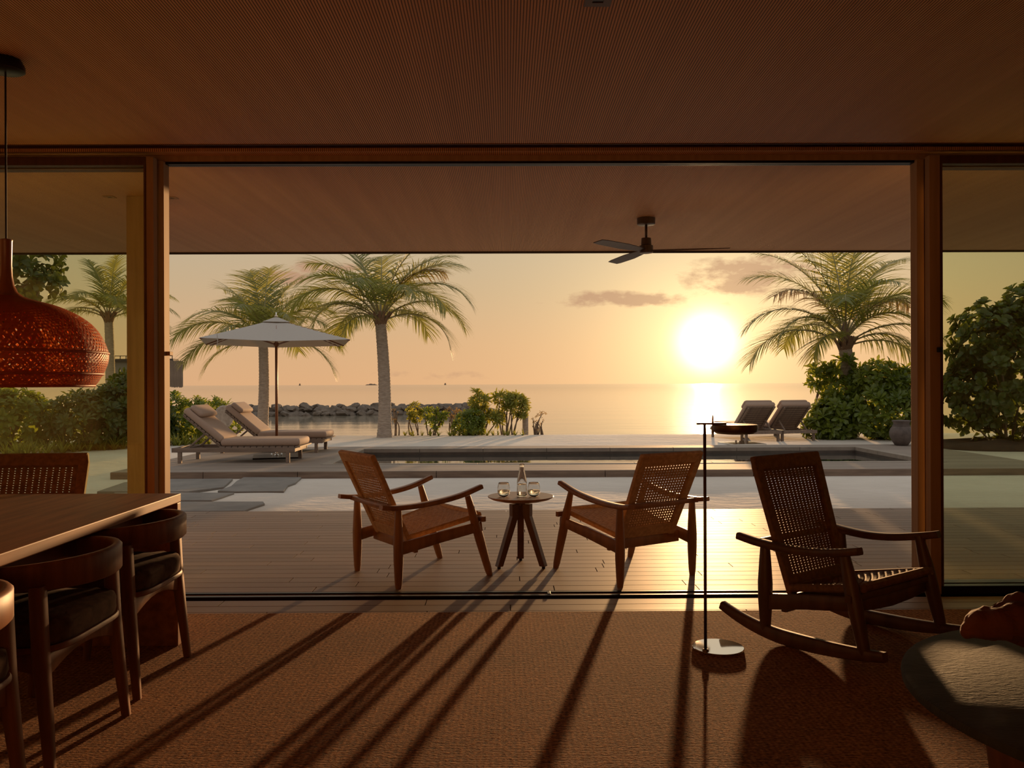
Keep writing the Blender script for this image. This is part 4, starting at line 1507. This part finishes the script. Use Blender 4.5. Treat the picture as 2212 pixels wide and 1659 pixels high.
HG = 'hedge shrubs beyond the left glass'
shrub('hedge_shrub', (-10.6, 17.6, -.1), [(0, 0, .62, 1.0, .8, .68), (-.5, .2, .9, .7, .7, .5)], 330, .20, 'leafy hedge shrub at the left edge under the pendant lamp', 31, group=HG, stems=8)
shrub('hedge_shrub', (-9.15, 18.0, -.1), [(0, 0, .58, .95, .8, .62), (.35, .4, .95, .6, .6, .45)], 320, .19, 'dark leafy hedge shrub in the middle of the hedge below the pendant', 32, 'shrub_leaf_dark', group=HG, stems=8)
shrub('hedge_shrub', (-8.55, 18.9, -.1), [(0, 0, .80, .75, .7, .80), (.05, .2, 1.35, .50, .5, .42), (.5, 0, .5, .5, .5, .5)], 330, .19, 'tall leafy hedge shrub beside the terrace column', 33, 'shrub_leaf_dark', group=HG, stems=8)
shrub('beach_shrub', (-7.35, 19.4, -.1), [(0, 0, .50, .50, .45, .52), (.35, .1, .82, .30, .3, .24), (-.5, 0, .75, .4, .4, .4), (.82, 0, .80, .16, .16, .12), (.85, .1, .42, .22, .2, .16)], 230, .15, 'sunlit green bush beside the front lounger headrest', 34, stems=9)
# tree whose branch hangs in at the upper left
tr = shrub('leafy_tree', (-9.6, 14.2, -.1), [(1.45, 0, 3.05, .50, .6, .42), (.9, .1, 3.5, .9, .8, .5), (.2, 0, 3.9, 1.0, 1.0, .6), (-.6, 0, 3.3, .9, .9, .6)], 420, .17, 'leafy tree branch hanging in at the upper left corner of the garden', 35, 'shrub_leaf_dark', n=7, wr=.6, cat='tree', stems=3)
MB().tube(smooth_path([(-.1, 0, 0), (-.05, .05, 1.2), (.1, 0, 2.2), (.6, 0, 2.9), (1.4, 0, 3.1)], 5), [lerp(.11, .03, i / 20) for i in range(21)], 10).build('trunk', 'twig', tr, smooth=True)

CG = 'young shrubs planted on the beach crest'
zc = -.12
shrub('beach_shrub', (-2.47, 22.2, zc), [(.0, 0, .70, .17, .17, .20), (.02, 0, .52, .15, .15, .12)], 42, .11, 'slender young shrub with one leaf clump just right of the palm trunk', 41, 'strap_leaf', group=CG, stems=4)
shrub('beach_shrub', (-1.93, 22.1, zc), [(-.15, 0, .62, .17, .16, .13), (.16, 0, .62, .17, .16, .13), (.0, 0, .38, .17, .16, .15)], 42, .13, 'young shrub with three leaf clumps, second from the palm trunk', 42, 'shrub_leaf', group=CG, stems=6)
shrub('beach_shrub', (-1.02, 22.0, zc), [(0, 0, .32, .44, .40, .30), (.1, 0, .50, .30, .3, .20)], 150, .13, 'dense round green bush in the middle of the beach crest planting', 43, 'shrub_leaf', group=CG, stems=6)
shrub('beach_shrub', (-.72, 22.3, zc), [(-.03, 0, .92, .24, .2, .16), (-.16, .1, 1.12, .12, .1, .07), (.40, 0, .50, .20, .2, .20)], 60, .19, 'leggy shrub with spiky leaf tufts behind the round bush', 44, 'strap_leaf', n=12, wr=.24, group=CG, stems=8)
shrub('beach_shrub', (.02, 22.3, zc), [(-.05, 0, .98, .22, .2, .16), (.25, 0, .88, .28, .2, .20), (-.22, .1, 1.05, .10, .1, .08), (.35, .1, .72, .18, .2, .16)], 80, .19, 'wide leggy shrub with spiky leaf tufts beside the wooden post', 45, 'strap_leaf', n=12, wr=.24, group=CG, stems=11)
shrub('beach_shrub', (.86, 22.2, zc), [(0, 0, .40, .16, .15, .24), (.1, 0, .60, .14, .1, .08)], 22, .06, 'thin bare twiggy shrub right of the wooden post', 46, 'palm_leaf_dry', n=5, group=CG, stems=10)
shrub('beach_shrub', (-2.95, 21.9, zc), [(0, 0, .60, .10, .1, .22)], 12, .05, 'thin twiggy sapling touching the palm trunk', 47, 'palm_leaf_dry', n=5, group=CG, stems=5)
shrub('beach_shrub', (-1.45, 22.9, zc - .05), [(0, 0, .66, .26, .2, .14)], 40, .07, 'pale wispy bush in front of the end of the breakwater', 48, 'palm_leaf_dry', n=6, group=CG, stems=7)

shrub('beach_bush', (8.10, 20.0, -.1), [(0, 0, .55, .62, .6, .55), (-.35, 0, .35, .45, .5, .36), (.15, .2, 1.1, .4, .4, .35)], 260, .22, 'sunlit bush with big paddle leaves right of the far loungers', 51, stems=7, wr=.42)
shrub('beach_bush', (9.05, 19.6, -.1), [(0, 0, .75, .85, .7, .72), (-.1, .1, 1.45, .50, .5, .40), (.5, 0, 1.25, .5, .5, .45)], 380, .21, 'taller bush with big paddle leaves behind the clay pot', 52, stems=8, wr=.42)
shrub('beach_bush', (7.35, 20.6, -.1), [(.5, 0, 1.55, .22, .2, .25), (.95, -.3, 1.75, .28, .25, .22)], 34, .25, 'bright paddle-leaf tufts rising in front of the right palm trunk', 53, stems=5, wr=.40)
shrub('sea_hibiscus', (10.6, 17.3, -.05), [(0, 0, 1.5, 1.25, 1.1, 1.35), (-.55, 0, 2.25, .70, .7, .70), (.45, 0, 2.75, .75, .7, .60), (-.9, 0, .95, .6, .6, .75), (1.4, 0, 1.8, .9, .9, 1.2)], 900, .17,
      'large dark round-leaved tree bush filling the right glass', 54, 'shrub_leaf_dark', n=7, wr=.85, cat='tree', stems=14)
mm = MB()
rng = random.Random(8)
rings = []
for k, (r, z) in enumerate(((1.0, -.12), (.8, .05), (.45, .10), (.1, .12))):
    rings.append([(10.9 + 2.3 * r * math.cos(a) * (1 + .1 * math.sin(3 * a)), 17.3 + 1.15 * r * math.sin(a) * (1 + .1 * math.sin(5 * a)), z - .03 + .03 * math.sin(7 * a)) for a in [2 * math.pi * i / 40 for i in range(40)]])
tag(mm.quad_ring(rings).build('leaf_litter', 'soil', smooth=True), 'dark mound of leaf litter under the right tree bush', 'leaf litter', kind='stuff')


def strap_plant_mesh(seed, n=16, L=.30):
    rng = random.Random(seed)
    m = MB()
    for k in range(n):
        a = rng.uniform(0, 6.28)
        el = R(rng.uniform(35, 80))
        c = Vector((rng.uniform(-.02, .02), rng.uniform(-.02, .02), -.01))
        d = Vector((math.cos(a) * math.cos(el), math.sin(a) * math.cos(el), math.sin(el)))
        wd = Vector((-math.sin(a), math.cos(a), 0))
        ll = L * rng.uniform(.7, 1.2)
        b = len(m.v)
        for i in range(5):
            t = i / 4
            w = .014 * (1 - t ** 2) + .001
            m.v += [tuple(c - wd * w), tuple(c + wd * w)]
            c = c + (d + Vector((0, 0, -.55 * t))).normalized() * ll / 4
        for i in range(4):
            q = b + 2 * i
            m.f.append((q, q + 1, q + 3, q + 2))
    return m.mesh('strap_plant', 'strap_leaf', True)


SM = [strap_plant_mesh(60 + k) for k in range(5)]
rng = random.Random(77)
k = 0
for row, (xa, ya, xb, yb, cnt) in enumerate(((-10.2, 16.2, -8.0, 18.1, 20), (-10.0, 16.6, -8.0, 18.5, 18), (-8.0, 18.2, -6.7, 18.9, 9), (-7.9, 18.6, -6.9, 19.2, 6))):
    for i in range(cnt):
        t = (i + rng.uniform(.2, .8)) / cnt
        x, y = lerp(xa, xb, t), lerp(ya, yb, t) + rng.uniform(-.15, .15)
        s = rng.uniform(.9, 1.35)
        o = inst('strap_plant', rng.choice(SM), None, (x, y, sand_z(x, y)), (0, 0, rng.uniform(0, 6.28)), (s, s, s))
        if row < 2:
            tag(o, 'low strap-leaved plant in the %s row along the foot of the left hedge' % ('front' if row == 0 else 'back'), 'plant', 'strap-leaved plants, %s row at the hedge foot' % ('front' if row == 0 else 'back'))
        else:
            tag(o, 'low strap-leaved plant below the green bush by the front lounger, %s row' % ('front' if row == 2 else 'back'), 'plant', 'strap-leaved plants by the lounger, %s row' % ('front' if row == 2 else 'back'))
for i in range(22):
    x = lerp(-2.75, .45, (i + rng.uniform(.1, .9)) / 22)
    if -2.2 < x < -1.5 and rng.random() < .4:
        x += .6
    y = 21.75 + rng.uniform(-.12, .12)
    s = rng.uniform(.55, .86)
    o = inst('strap_plant', rng.choice(SM), None, (x, y, sand_z(x, y)), (0, 0, rng.uniform(0, 6.28)), (s, s, s))
    tag(o, 'low strap-leaved plant in the row along the beach crest planting', 'plant', 'strap-leaved plants along the beach crest')
